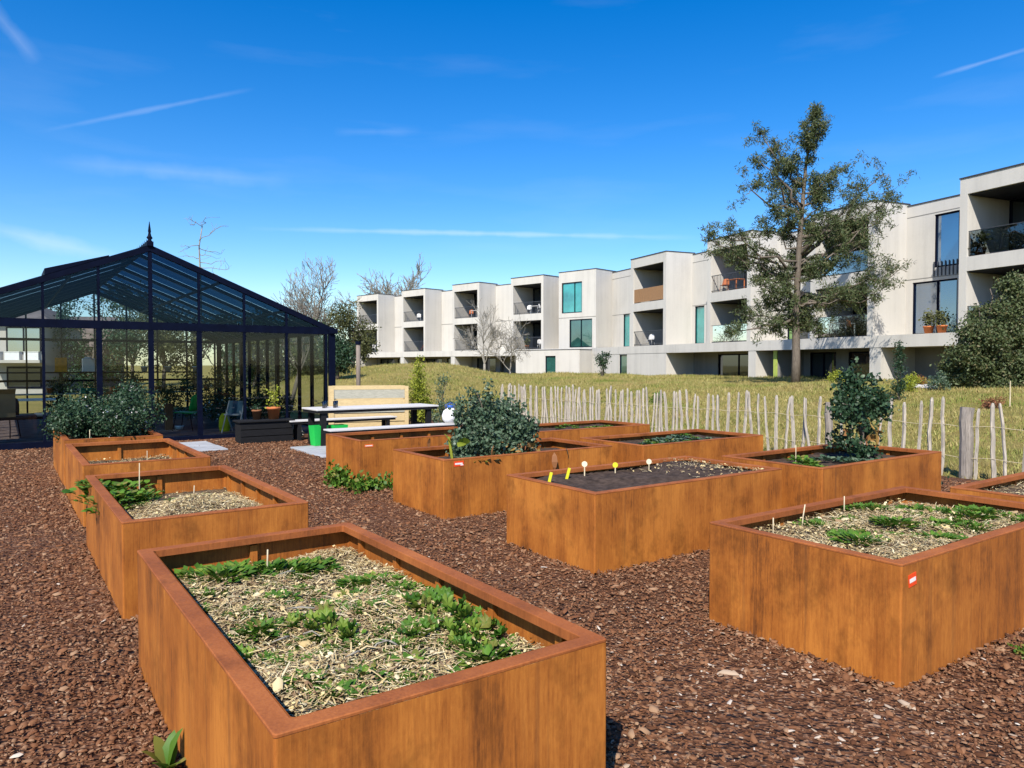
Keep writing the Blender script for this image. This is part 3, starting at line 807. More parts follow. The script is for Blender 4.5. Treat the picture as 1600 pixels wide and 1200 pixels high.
def limb(mb, a, b, r0, r1, wob=.08, n=5, sides=6, sag=0.0):
    a, b = np.array(a, float), np.array(b, float)
    L = np.linalg.norm(b - a); pts = []
    for i in range(n + 1):
        t = i / n
        p = a + (b - a) * t + (rng.normal(size=3) * wob * L * (0 if i in (0, n) else 1)) * .5
        p[2] += sag * math.sin(t * math.pi) * L
        pts.append(p)
    mb.tube(pts, [r0 + (r1 - r0) * i / n for i in range(n + 1)], sides)
    return pts
def bush(name, label, cat, base, blobs, n, size, mat, stems=6, bark="bark", group=None, tmpl=LEAF, stem_r=.02, extra=(), clump=14):
    root = empty(name, base, label, cat, group)
    V, F = blob_leaves(blobs, n, size, tmpl, clump=clump)
    np_mesh("foliage", V, F, mat, root)
    if stems:
        m = MB(); B = np.array(blobs, float)
        for i in range(stems):
            b = B[i % len(B)]
            limb(m, rng.normal(size=3) * (.05, .05, 0) + (0, 0, -.05), b[:3] + rng.normal(size=3) * b[3:] * .4, stem_r, stem_r * .3, .08, 4, 5)
        m.build("stem", bark, root, smooth=True)
    for nm, n2, bl, sz, mt, tm in extra:
        V, F = blob_leaves(bl, n2, sz, tm, clump=4); np_mesh(nm, V, F, mt, root)
    return root

# hedge filling the planter before the greenhouse
HB = []
for i in range(26):
    HB.append((rng.uniform(-.52, .52), rng.uniform(-1.0, 1.0), rng.uniform(.12, .42), .24, .30, .22))
HB += [(.30, -.3, .62, .22, .28, .20), (.40, .35, .58, .2, .25, .2), (-.45, -.6, .40, .2, .3, .22)]
p4 = PLANTERS["P4"]
bush("evergreen_hedge", "dense dark evergreen hedge with pale specks filling a steel planter", "hedge", (p4[0], p4[1], .55), HB, 21000, .045, "leaf_dark", 14, extra=[("blossoms", 260, HB, .03, "petal_white", OVAL)])
# big kale bush in the middle planter
KB = [tuple(q * .82 for q in b) for b in [(-.30, 0, .36, .30, .28, .24), (.05, .05, .52, .34, .30, .24), (.32, 0, .40, .32, .28, .26), (-.05, -.1, .26, .36, .28, .22), (.18, .1, .70, .22, .22, .16), (-.42, .05, .58, .18, .18, .16), (.46, .0, .22, .24, .22, .20), (-.2, .05, .72, .16, .16, .12), (-.52, 0, .25, .2, .2, .2), (-.34, 0, .88, .05, .05, .14), (-.12, 0, .92, .045, .045, .16), (-.55, 0, .74, .05, .05, .14), (.42, 0, .66, .10, .10, .12), (.62, 0, .42, .10, .10, .12)]]
bush("kale_bush", "big bushy grey green kale plant with brown lower leaves in a steel planter", "kale", tuple(pw("M2", -.13, .02)), KB, 12500, .042, "leaf_kale", 10, extra=[
    ("foliage", 90, [(-.1, -.2, .08, .38, .22, .10), (.35, -.1, .10, .22, .2, .1)], .10, "leaf_autumn", OVAL)], tmpl=OVAL)
# yellow stems and drooping dead leaves of the same planter
m = MB()
o0 = pw("M2", -.86, -.28)
m.tube([(0, 0, 0), (-.03, 0, .16), (-.06, 0, .33)], [.014, .016, .012], 6).tube([(.20, -.02, 0), (.2, -.02, .12)], [.014, .012], 6)
V_, F_ = scatter(*OVAL, np.array([(-.02, 0, .22), (.06, .05, .24), (.16, .04, .25)]), rots(3, 1.4), np.array([.17, .18, .15]))
m.add(V_, [tuple(f) for f in F_])
y = m.build("yellow_chard", "leaf_yellow"); y.location = tuple(o0)
tag(y, "yellow stemmed chard at the corner of the kale bush planter", "chard")
for k, (u, v, z, L) in enumerate(((-.93, .12, .27, .12), (-.42, -.40, .22, .14), (.25, -.61, .10, .20), (.42, -.60, .15, .16))):
    V_, F_ = OVAL
    V_ = np.array(V_) * (L * .5, L, L) @ np.array([[1, 0, 0], [0, .25, -.97], [0, .97, .25]]) + (0, 0, .02)
    o = MB().add(V_, F_).build("dead_leaf", "leaf_autumn" if k != 3 else "leaf_kale"); o.location = tuple(pw("M2", u, v, z)); o.rotation_euler = (0, 0, k * 1.3)
    tag(o, ["curled pale dead leaf above the back rim of the kale planter", "pale dead leaf among the kale stems", "pale dead leaf hanging over the rim of the kale planter", "dark wilted leaf drooping over the rim of the kale planter"][k], "leaf", "loose leaves on the kale planter")
# small dark standard tree in the planter by the fence
tb = pw("R3", .58, .02)
TB = [(-.24, 0, .70, .20, .18, .17), (-.22, 0, .96, .085, .085, .16), (-.15, 0, .84, .12, .12, .10), (.22, 0, .66, .19, .17, .15), (.38, 0, .58, .12, .12, .10), (-.44, 0, .60, .12, .12, .08), (.0, 0, .50, .16, .16, .09), (.28, 0, .84, .07, .07, .12), (-.28, 0, .46, .13, .13, .07), (.42, 0, .72, .07, .07, .07), (-.38, 0, .80, .06, .06, .08), (-.30, .05, .26, .12, .12, .08), (.20, .0, .30, .11, .11, .09), (-.12, -.1, .12, .16, .14, .10)]
tr = empty("standard_tree", tb, "small dark leafy tree on a slender trunk in a steel planter by the fence", "tree")
V_, F_ = blob_leaves(TB, 4000, .046, OVAL); np_mesh("crown", V_, F_, "leaf_dark", tr)
m = MB(); limb(m, (0, 0, -.05), (.0, 0, .52), .026, .018, .04); limb(m, (0, 0, .30), (-.16, 0, .65), .018, .01); limb(m, (0, 0, .25), (.18, 0, .65), .018, .01)
for k in range(8): limb(m, (0, 0, .45), np.array(TB[k % 7][:3]) + rng.normal(size=3) * .05, .012, .004)
m.build("trunk", "bark", tr, smooth=True)
m = MB(); limb(m, (-.02, -.08, -.02), (-.04, -.10, .30), .010, .008); limb(m, (-.04, -.10, .50), (.13, -.12, .16), .008, .012, .1); limb(m, (.13, -.12, .16), (.20, -.1, .42), .012, .006)
V_, F_ = scatter(*OVAL, np.array([(.1, -.12, .3), (.14, -.12, .22), (.16, -.1, .34), (.20, -.1, .40), (-.24, -.05, .34), (-.2, -.05, .4), (-.28, .0, .38)]), rots(7, 1.3), np.full(7, .13)); m.add(V_, [tuple(f) for f in F_])
o = m.build("climbing_vine", "leaf_autumn"); o.location = tuple(tb)
tag(o, "withered yellow brown vine curling round the trunk of the small dark tree", "vine")

# weeds
def weed(x, y, r, n, size, label, mat="leaf_bright", h=.10, name="weed", ry=None, tmpl=OVAL):
    ry = ry or r
    V_, F_ = blob_leaves([(rng.uniform(-r, r) * .8, rng.uniform(-ry, ry) * .8, h * .5, r * .4, ry * .4, h * .5) for _ in range(7)], n, size, tmpl, clump=8)
    V_[:, 2] = np.abs(V_[:, 2])
    o = np_mesh(name, V_, F_, mat); o.location = (x, y, .02)
    o["kind"] = "stuff"; return tag(o, label, "weed")
weed(3.62, 8.78, .14, 700, .06, "bright green weeds along the foot of the orange labelled planter", h=.20, ry=.5)
weed(4.05, 8.50, .45, 900, .055, "green weeds spreading along the front base of the orange labelled planter", h=.13, ry=.08)
weed(8.75, 4.25, .16, 700, .085, "dark green weed tuft between the standard tree planter and the thick post", "leaf_dark", .42)
weed(4.55, 1.62, .07, 160, .02, "small mossy tuft at the foot of the red labelled planter", h=.03)
weed(5.25, 1.35, .10, 160, .02, "mossy green patch beyond the red labelled planter corner", h=.03)
weed(-.2, 4.3, .05, 60, .03, "tiny green sprout in the mulch beside the straw mound planter", h=.03)
pt = at(268, 1186, 2.62)
V_, F_ = scatter(*OVAL, np.zeros((7, 3)), rots(7, .8), np.array([.16, .15, .13, .17, .12, .14, .1]))
a = np.linspace(0, 6, 7); Rw = np.zeros((7, 3, 3))
for i in range(7):
    l = .25 + .12 * i; yv = np.array([math.cos(a[i]) * math.sin(l), math.sin(a[i]) * math.sin(l), math.cos(l)]); xv = np.cross(yv, (0, 0, 1)); xv /= np.linalg.norm(xv); Rw[i] = np.stack([xv, yv, np.cross(xv, yv)], 1)
S_ = np.array([.17, .15, .15, .14, .13, .12, .10])
V_, F_ = scatter(*OVAL, np.zeros((7, 3)), Rw, np.stack([S_ * .62, S_, S_], -1))
o = np_mesh("weed", V_, F_, "leaf_bright"); gp = pray(262, 1215); tt = -CAM_H / gp[2]; o.location = (gp[0] * tt, gp[1] * tt, .02)
tag(o, "bright green broad leaved weed at the foot of the front planter", "weed")

# ---- trees
def bare_tree(label, base, H, spread, seed, r0=.25, mat="bark", name="bare_tree", levels=4, first=.22, nb=5, group=None, lean=0.0, twig=.012):
    R = random.Random(seed); root = empty(name, base, label, "tree", group)
    trunk, crown = MB(), MB()
    def grow(mb, p, d, L, r, lv):
        pts, q, dd = [p], np.array(p, float), np.array(d, float); n = 4
        for i in range(n):
            dd = dd + np.array([R.gauss(0, .13), R.gauss(0, .13), R.gauss(.04, .08)]); dd /= np.linalg.norm(dd)
            q = q + dd * L / n; pts.append(q)
        mb.tube(pts, [max(twig, r * (1 - .62 * i / n)) for i in range(n + 1)], 6 if lv > 2 else 3, cap=False)
        if lv <= 0: return
        k = nb if lv > 1 else 4
        for i in range(k):
            t = R.uniform(.28, 1.0) if i else 1.0
            j = min(n, max(1, int(round(t * n)))); s = pts[j]
            a = R.uniform(0, 6.283); tilt = R.uniform(.35, .95) * spread
            ax = np.cross(dd, (math.cos(a), math.sin(a), .2)); ax /= np.linalg.norm(ax) + 1e-6
            nd = dd * math.cos(tilt) + ax * math.sin(tilt)
            nd[2] += .15; nd /= np.linalg.norm(nd)
            grow(crown, s, nd, L * R.uniform(.50, .78), max(twig, r * R.uniform(.38, .55)), lv - 1)
    d = np.array([lean, 0, 1.0])
    pts = [np.zeros(3), np.array([lean * H * first * .5, 0, H * first * .5]), np.array([lean * H * first, 0, H * first])]
    trunk.tube(pts, [r0 * 1.25, r0, r0 * .9], 8)
    for i in range(3 if levels > 3 else 2):
        a = i * 2.1 + R.uniform(0, .8); t = .12 if i == 0 else R.uniform(.3, .6) * spread
        dd = np.array([math.cos(a) * math.sin(t) + lean, math.sin(a) * math.sin(t), math.cos(t)])
        grow(crown, pts[-1], dd, H * (.42 if i else .48), r0 * (.75 if i == 0 else .55), levels - 1)
    trunk.build("trunk", mat, root, smooth=True); crown.build("crown", mat, root, smooth=True)
    return root
def P3(px, d, z=None):
    p = at(px, 570, d); return (p[0], p[1], float(ground_h(p[0], p[1])) if z is None else z)
bare_tree("bare broad crowned tree rising behind the greenhouse eave", P3(492, 45), 5.0, 1.0, 3, .20, "pale_bark", nb=5, levels=5, twig=.012, group="bare trees")
bare_tree("bare tree standing behind the far end of the apartment building", P3(622, 108, 0), 12.8, .95, 8, .5, "pale_bark", nb=5, levels=5, twig=.035, group="bare trees")
st0 = np.array(P3(313, 30, 0)); st = empty("bare_tree", tuple(st0), "slender bare young tree with wispy level twigs above the greenhouse roof", "tree", "bare trees")
def q_(px, py, o=0): return at(px, py, 30 + o) - st0
m = MB(); m.tube([(0, 0, -.1), q_(314, 500), q_(313, 430), q_(311, 385), q_(316, 354)], [.07, .05, .035, .026, .018], 6); m.build("trunk", "pale_bark", st, True)
m = MB()
for a, b in (((316, 354), (296, 340)), ((316, 354), (322, 338)), ((311, 376), (346, 353)), ((312, 384), (284, 386)), ((312, 388), (345, 397)), ((313, 398), (330, 400)), ((313, 404), (286, 400)), ((313, 410), (352, 408)), ((313, 418), (358, 420)), ((313, 424), (340, 430)), ((328, 366), (336, 356)), ((306, 347), (298, 352))):
    p = limb(m, q_(*a), q_(b[0], b[1], rng.uniform(-.8, .8)), .016, .007, .08, 5, 4)
    for _ in range(3): limb(m, p[rng.integers(2, 6)], p[-1] + rng.normal(size=3) * .22, .007, .005, .1, 3, 3)
m.build("crown", "pale_bark", st, True)
bare_tree("low grey twiggy shrub before the white annex wall", P3(797, 50), 3.4, 1.3, 31, .07, "pale_bark", name="bare_shrub", levels=4, first=.08, nb=6, twig=.012)
bare_tree("pale leafless tree before the middle balconies of the far building wing", P3(757, 56), 4.4, .9, 44, .10, "pale_bark", levels=4, first=.2, nb=6, twig=.012, group="bare trees")
bare_tree("leaning bare tree stems beside the greenhouse side wall", P3(452, 25), 3.0, .8, 51, .07, "bark", levels=4, first=.4, lean=.25, nb=5, twig=.008, group="bare trees")

def crown_tree(label, base, blobs, n, size, mat, trunk_h, r, name="leafy_tree", group=None, nl=10, tmpl=LEAF):
    root = empty(name, base, label, "tree", group)
    V_, F_ = blob_leaves(blobs, n, size, tmpl, clump=16); np_mesh("crown", V_, F_, mat, root)
    m = MB(); pts = limb(m, (0, 0, -.1), (0, 0, trunk_h), r, r * .5, .04)
    for k in range(nl):
        b = blobs[k % len(blobs)]; limb(m, pts[2 + k % 3], np.array(b[:3]) + rng.normal(size=3) * .3, r * .4, r * .1, .1)
    m.build("trunk", "bark", root, smooth=True)
    return root
def rb(n, w, h0, h1, r, flat=1.0):
    return [(rng.uniform(-w, w), rng.uniform(-w, w), rng.uniform(h0, h1), r * rng.uniform(.7, 1.3), r * rng.uniform(.7, 1.3), r * flat * rng.uniform(.7, 1.2)) for _ in range(n)]
crown_tree("dark round evergreen tree at the greenhouse corner", P3(528, 33), rb(9, .5, .6, 1.75, .55), 7000, .12, "leaf_dark", 1.6, .10)
crown_tree("olive brown scrubby tree in front of the far building end", P3(552, 44), rb(12, 1.1, .6, 3.2, .9), 7000, .14, "leaf_olive", 2.4, .14)
for i, (px, d, h, w, mt, n) in enumerate(((352, 44, 4.6, 1.6, "leaf_dark", 6200), (305, 47, 5.0, 1.9, "leaf_olive", 5000), (255, 45, 5.4, 1.8, "leaf_olive", 5600), (205, 50, 6.2, 2.0, "leaf_olive", 5600),
                                      (150, 42, 5.6, 1.6, "leaf_dark", 6000), (400, 40, 4.0, 1.5, "leaf_dark", 7600), (440, 38, 3.6, 1.4, "leaf_olive", 6800), (118, 48, 5.6, 1.8, "leaf_olive", 4500), (478, 40, 3.6, 1.3, "leaf_dark", 6200))):
    crown_tree(["dark green tree behind the greenhouse, second from its corner", "olive thicket tree beyond the far gable of the greenhouse", "tall olive tree seen through the greenhouse centre post", "tallest olive tree seen through the far greenhouse gable",
                "dark green tree seen through the greenhouse beside the house", "dark green tree behind the greenhouse side wall", "olive scrub tree behind the greenhouse side posts", "olive tree next to the house behind the greenhouse", "dark shrubby tree just past the greenhouse corner post"][i],
               P3(px, d, 0), rb(9, w, .6, h, w * .62), n, .17, mt, h * .7, .13, group="trees behind the greenhouse")
# tall pine between the fence and the building
pd = 30.0
pb = at(1243, 598, pd)
pine = empty("pine_tree", (pb[0], pb[1], float(ground_h(pb[0], pb[1])) - .05), "tall open pine tree with crooked limbs before the concrete building", "tree")
PO = np.array(pine.location)
def pin(px, py, off): return at(px, py, pd + off) - PO
trunk, crown = MB(), MB()
tp = [pin(1243, 602, 0), pin(1244, 560, 0), pin(1244, 500, .1), pin(1246, 440, 0), pin(1249, 380, -.1), pin(1254, 320, 0), pin(1259, 260, .1), pin(1268, 205, 0), pin(1274, 172, 0)]
trunk.tube(tp, [.20, .165, .15, .13, .11, .085, .06, .035, .015], 9)
clumps = []
def pline(f):
    f = f * (len(tp) - 1); i = min(int(f), len(tp) - 2); return tp[i] + (tp[i + 1] - tp[i]) * (f - i)
LIMBS = [(1192, 212, .62), (1168, 288, .58), (1184, 252, .6), (1212, 222, .66), (1226, 268, .66), (1312, 264, .66), (1300, 288, .62), (1381, 272, .46), (1388, 318, .46), (1342, 292, .52), (1366, 345, .44), (1352, 322, .46), (1392, 300, .46), (1332, 340, .48),
         (1108, 372, .42), (1136, 360, .42), (1124, 392, .40), (1160, 372, .44), (1150, 398, .38), (1402, 424, .34), (1376, 436, .34), (1346, 448, .32), (1322, 462, .30), (1290, 478, .28), (1372, 462, .30), (1140, 514, .26), (1172, 496, .28), (1198, 476, .28), (1226, 452, .32), (1204, 508, .26), (1232, 506, .24), (1262, 500, .24), (1282, 508, .24),
         (1214, 330, .54), (1228, 300, .58), (1290, 310, .56), (1306, 346, .5), (1316, 380, .44), (1284, 418, .38), (1238, 400, .4), (1344, 384, .42), (1212, 422, .36), (1186, 446, .32), (1228, 352, .5), (1270, 352, .5), (1262, 420, .4), (1300, 412, .4), (1330, 410, .38), (1254, 470, .3), (1196, 350, .48), (1180, 420, .36), (1280, 280, .64), (1240, 250, .68), (1264, 230, .74), (1282, 200, .84), (1264, 202, .8), (1274, 180, .95)]
for k, (px, py, f) in enumerate(LIMBS):
    a = pline(f); sp = min(2.2, abs(px - 1250) / 60.0 + .4)
    b = pin(px, py, rng.uniform(-sp, sp)); L = np.linalg.norm(b - a)
    pts = limb(crown, a, b, .022 + .016 * L, .012, .10, 6, 5, -.06)
    for j in range(3 if L > 1.6 else 2, 7):
        for q in range(4 if j > 4 else 2):
            tip = pts[j] + rng.normal(size=3) * (.16 + .05 * L) + (0, 0, .07)
            limb(crown, pts[j], tip, .008, .005, .06, 2, 3)
            clumps += [tip, pts[j] + (tip - pts[j]) * .6 + rng.normal(size=3) * .05]
C = np.array(clumps)
P_ = np.repeat(C, 34, 0) + rng.normal(size=(len(C) * 34, 3)) * .085
V_, F_ = scatter(*LEAF, P_, rots(len(P_), 2.0), np.stack([np.full(len(P_), .060), rng.uniform(.11, .22, len(P_)), np.full(len(P_), .1)], -1))
np_mesh("needles", V_, F_, "leaf_pine", pine)
trunk.build("trunk", "bark", pine, smooth=True); crown.build("limb", "bark", pine, smooth=True)
# broad dark pine at the edge of the photo
bd = 23.0
def bp(px, py, off=0): return at(px, py, bd + off)
bb = bp(1545, 622); bb[2] = float(ground_h(bb[0], bb[1]))
BB = []
for px, py, r in ((1500, 590, .42), (1530, 570, .55), (1505, 555, .45), (1560, 590, .6), (1590, 570, .6), (1545, 530, .6), (1585, 520, .6), (1520, 520, .45), (1565, 490, .5), (1600, 470, .5), (1535, 495, .4), (1480, 575, .25), (1580, 445, .36), (1610, 440, .4), (1640, 520, .8), (1630, 580, .7), (1515, 605, .4), (1560, 606, .45), (1600, 604, .5)):
    p = bp(px, py, rng.uniform(-.7, .7)) - bb; BB.append((*p, r, r, r * .8))
crown_tree("broad dense dark pine at the meadow edge beside the building corner", tuple(bb), BB, 60000, .095, "leaf_pine", 2.6, .12, name="pine_tree", nl=14)

# garden plants
c0 = P3(655, 17.2, 0.02)
bush("golden_conifer", "narrow yellow green conifer behind the picnic table", "conifer", c0, [(0, 0, .35, .27, .27, .35), (.03, 0, .8, .25, .25, .4), (-.05, 0, 1.2, .17, .17, .35), (0, 0, 1.55, .09, .09, .22), (.16, 0, .5, .25, .25, .3)], 5200, .055, "leaf_yellow", 3)
bush("blue_green_shrub", "thin grey green shrub with upright shoots beside the golden conifer", "shrub", P3(690, 16.2, .02), [(0, 0, .35, .30, .25, .35), (-.05, 0, .9, .10, .1, .4), (.25, 0, .5, .2, .2, .3), (.1, 0, 1.15, .05, .05, .2)], 1900, .05, "leaf_kale", 8, stem_r=.012)
bush("young_tree", "small green bushy tree before the white wall by the narrow door", "tree", P3(941, 44), [(0, 0, .9, .4, .4, .35), (.25, 0, 1.35, .3, .3, .25), (-.25, 0, 1.2, .28, .28, .2), (0, 0, .4, .2, .2, .2)], 900, .11, "leaf_dark", 5, stem_r=.035)
for px, d, r, mt, nm, lb in ((1308, 25, .32, "leaf_yellow", "shrub", "low light green shrub at the meadow edge below the ground floor"), (1418, 22, .25, "leaf_yellow", "shrub", "pale green shrub beside the column at the building corner"), (1436, 24, .22, "leaf_autumn", "ornamental_grass", "orange ornamental grass on the stones before the dark ground floor"),
                        (1424, 23.6, .28, "leaf_yellow", "ornamental_grass", "yellow ornamental grass tuft beside the orange one"), (1468, 22, .35, "leaf_kale", "shrub", "grey green shrub between the ornamental grass and the broad pine"), (1026, 24, .2, "leaf_bright", "shrub", "small green weed bush on the meadow behind the fence")):
    b = P3(px, d); bush(nm, lb, "shrub" if nm == "shrub" else "grass", b, [(0, 0, r * .6, r, r, r * .7), (r * .3, 0, r, r * .5, r * .5, r * .6)], 900, .06, mt, 4, stem_r=.01)
b = P3(1404, 20.5); bush("upright_shrub", "tall thin upright dark shrub before the corner column", "shrub", b, [(0, 0, .5, .18, .18, .5), (.03, 0, 1.1, .13, .13, .4), (0, 0, 1.5, .08, .08, .2)], 1400, .06, "leaf_dark", 4)
b = P3(1552, 17.5); bush("dry_bush", "low round red brown dry bush on the lawn behind the fence", "bush", b, [(0, 0, .10, .28, .22, .14)], 900, .05, "leaf_brown", 4, stem_r=.008)
b = P3(1579, 17.5); o = MB().tube([(0, 0, -.1), (.01, 0, .3), (0, 0, .62)], [.016, .014, .012], 6).build("wooden_stake", "bamboo"); o.location = b; tag(o, "thin wooden stake standing in the lawn beside the dry bush", "stake")
for i, (px, d) in enumerate(((1420, 23), (1437, 22.8), (1452, 22.6))):
    b = P3(px, d); V_, F_ = chip_shape(70 + i); o = MB().add(np.array(V_) * (.5, .4, .5), F_).build("grey_rock", "grey_stone"); o.location = (b[0], b[1], b[2] + .05)
    tag(o, "flat grey rock below the ornamental grasses", "rock", "rocks below the ornamental grasses")

# ---------------------------------------------------------------- chestnut paling fence
fence = empty("paling_fence", (11.2, 8.0, 0), "wire bound fence of pale split chestnut stakes along the meadow edge", "fence")
def pale_mesh(seed):
    r = np.random.default_rng(seed); m = MB()
    h = 1.05 + r.uniform(-.03, .03); w = r.uniform(.021, .031); pts = []
    for i in range(6):
        t = i / 5
        pts.append((r.normal(0, .007) + .03 * math.sin(t * 3 + seed) * r.uniform(0, .6), r.normal(0, .010), -.08 + t * (h + .08)))
    pts.append((pts[-1][0] + .004, pts[-1][1], h + .05))
    m.tube(pts, [w, w * 1.05, w, w * .97, w * .95, w * .9, w * .5], 5)
    o = m.build("pale", "chestnut_pale"); me = o.data; bpy.data.objects.remove(o); return me
PALES = [pale_mesh(s) for s in range(9)]
def fence_x(y): return .06 * math.sin(y * .9) + .04 * math.sin(y * 2.3 + 1)
y, k = 2.4, 0
while y < 16.6:
    if abs(y - 4.70) > .13 and abs(y - 6.80) > .11:
        o = bpy.data.objects.new("pale", PALES[k % 9]); COL.objects.link(o); o.parent = fence
        o.location = (fence_x(y), y - 8.0, random.uniform(-.06, .02)); o.rotation_euler = (random.gauss(0, .045), random.gauss(0, .03), random.uniform(0, 6.28))
        o.scale = (1, 1, random.uniform(.96, 1.01))
    k += 1; y += random.uniform(.17, .24) if y < 6.8 else random.uniform(.14, .20) if y < 9.5 else random.uniform(.085, .15)
for yy, r, h in ((4.70, .085, 1.0), (6.80, .06, .98)):
    m = MB(); pts = [(fence_x(yy) + rng.normal(0, .008), yy - 8 + rng.normal(0, .006), -.2 + i * (h + .2) / 6) for i in range(7)]
    m.tube(pts, [r * rng.uniform(.93, 1.08) for _ in range(7)], 9); m.build("post", "old_post", fence)
for z in (.30, .74):
    m = MB(); m.tube([(fence_x(q) - .03, q - 8, z + .012 * math.sin(q * 9)) for q in np.arange(2.4, 16.6, .12)], .0035, 4); m.build("wire", "bamboo", fence)

# ---------------------------------------------------------------- greenhouse
GX0, GX1, GY0, GY1, GE, GA, SPN = -1.375, 6.43, 16.38, 27.2, 2.39, 3.98, .925
GM = (GX0 + GX1) / 2
def rake(x): return GA - (GA - GE) * abs(x - GM) / (GX1 - GM)
gh = empty("greenhouse", (GM, GY0, 0), "large glass greenhouse with dark steel frame and tinted gable roof", "greenhouse")
def gpart(name, m, mat, smooth=False):
    o = m.build(name, mat, gh, smooth); o.location = (-GM, -GY0, 0); return o
xs = [GM + k * SPN for k in range(-4, 5)]
for yy, front in ((GY0, 1), (GY1 - .08, 0)):
    for x in xs + [GX0 + .06, GX1 - .06]:
        corner = x in (GX0 + .06, GX1 - .06); k = round((x - GM) / SPN)
        w = .075 if corner else (.050 if (k in (-1, 0, 1) and front) else .024)
        gpart("post", MB().box(x - w, x + w, yy, yy + .08, .10, (GE - .08) if front else rake(x) - .05), "dark_frame")
        if front and not corner:
            w2 = .036 if k == 0 else .022
            gpart("mullion", MB().box(x - w2, x + w2, yy, yy + .06, GE + .08, rake(x) - .05), "dark_frame")
    gpart("beam", MB().box(GX0, GX1, yy - .006, yy + .09, GE - .08, GE + .08) if front else MB().box(GX0, GX1, yy - .006, yy + .09, GE - .04, GE + .04), "dark_frame")
    if not front:
        gpart("beam", MB().box(GX0 + .1, GX1 - .1, yy + .01, yy + .06, 1.06, 1.13), "dark_frame")
        gpart("beam", MB().box(GM - 2.2, GM + 2.2, yy + .01, yy + .06, 2.98, 3.03), "dark_frame")
    m = MB()
    for s in (-1, 1):
        xe = GX1 if s > 0 else GX0
        vs = [(GM, yy - .012, GA - .07), (xe, yy - .012, GE - .07), (xe, yy - .012, GE + .05), (GM, yy - .012, GA + .05), (GM, yy + .1, GA - .07), (xe, yy + .1, GE - .07), (xe, yy + .1, GE + .05), (GM, yy + .1, GA + .05)]
        m.add(vs, [(0, 1, 2, 3), (7, 6, 5, 4), (0, 4, 5, 1), (1, 5, 6, 2), (2, 6, 7, 3)])
    gpart("gable_rafter", m, "dark_frame")
for x0, x1 in zip(sorted([GX0 + .1] + xs), sorted(xs + [GX1 - .1])):         # gable panes
    if x1 - x0 < .2: continue
    gpart("glass_pane", MB().add([(x0, GY0 + .035, .22), (x1, GY0 + .035, .22), (x1, GY0 + .035, GE - .08), (x0, GY0 + .035, GE - .08)], [(0, 1, 2, 3)]), "clear_glass")
    gpart("gable_pane", MB().add([(x0, GY0 + .03, GE + .08), (x1, GY0 + .03, GE + .08), (x1, GY0 + .03, rake(x1) - .06), (x0, GY0 + .03, rake(x0) - .06)], [(0, 1, 2, 3)]), "gable_glass")
ys = [GY0 + .5 + k * .93 for k in range(11)]
for x, s in ((GX1 - .08, 1), (GX0, -1)):
    for k, yy in enumerate(ys + [GY1 - .12]):
        w = .09 if k in (4, 8) else .032
        gpart("post", MB().box(x, x + .08, yy - w, yy + w, .10, GE - .06), "dark_frame")
    gpart("eave_beam", MB().box(x - .05 if s < 0 else x - .06, x + .14 if s > 0 else x + .14, GY0 - .05, GY1 + .05, GE - .06, GE + .055), "dark_frame")
    gpart("side_pane", MB().add([(x + .04, GY0 + .1, .2), (x + .04, GY1 - .1, .2), (x + .04, GY1 - .1, GE - .06), (x + .04, GY0 + .1, GE - .06)], [(0, 1, 2, 3)]), "side_glass")
    gpart("plinth", MB().box(x - .02, x + .10, GY0 + .07, GY1 - .07, 0, .10), "dark_frame")
gpart("plinth", MB().box(GX0, GM - .9, GY0 - .03, GY0 + .12, 0, .14), "dark_frame")
gpart("plinth", MB().box(GM - .9, GX1, GY0 - .03, GY0 + .12, 0, .10), "dark_frame")
nyp = 8
for s in (-1, 1):
    xe = GX1 + .10 if s > 0 else GX0 - .10
    ze = GE - .10 * (GA - GE) / (GX1 - GM)
    for k in range(nyp):
        a, b = GY0 - .02 + k * (GY1 - GY0 + .04) / nyp, GY0 - .02 + (k + 1) * (GY1 - GY0 + .04) / nyp
        q = [(GM, a + .02, GA + .06), (xe, a + .02, ze + .06), (xe, b - .02, ze + .06), (GM, b - .02, GA + .06)]
        gpart("roof_panel", MB().add(q, [(0, 1, 2, 3)]), "roof_glass")
        if k:
            m = MB()
            vs = [(GM, a - .02, GA - .03), (xe, a - .02, ze - .03), (xe, a - .02, ze + .055), (GM, a - .02, GA + .055)]
            vs += [(x, a + .02, z) for x, _, z in vs]
            m.add(vs, [(0, 1, 2, 3), (7, 6, 5, 4), (0, 4, 5, 1), (2, 6, 7, 3)]); gpart("rafter", m, "grey_frame")
    for f in (.35, .70):
        x = GM + s * f * (GX1 - GM); z = rake(x)
        gpart("purlin", MB().box(x - .02, x + .02, GY0 + .1, GY1 - .1, z - .09, z - .035), "dark_frame")
gpart("ridge", MB().box(GM - .06, GM + .06, GY0 - .05, GY1 + .05, GA + .03, GA + .12), "dark_frame")
m = MB()
for k in range(46):
    yy = GY0 + .3 + k * .23; m.add([(GM, yy, GA + .12), (GM, yy + .2, GA + .12), (GM, yy + .1, GA + .24)], [(0, 1, 2)])
gpart("ridge_cresting", m, "dark_frame")
gpart("finial", MB().lathe([(.05, 0), (.055, .03), (.03, .06), (.06, .10), (.035, .14), (.022, .20), (.03, .23), (.006, .42), (0, .44)], (GM, GY0 + .03, GA + .10), 10), "dark_frame", True)
xv = GM - 1.25; m = MB()
sl_ = (GA - GE) / (GX1 - GM)
vs = [(xv - .55, GY0 + .3, rake(xv - .55) + .08), (xv + .55, GY0 + .3, rake(xv + .55) + .08), (xv + .55, GY0 + 1.5, rake(xv + .55) + .08), (xv - .55, GY0 + 1.5, rake(xv - .55) + .08)]
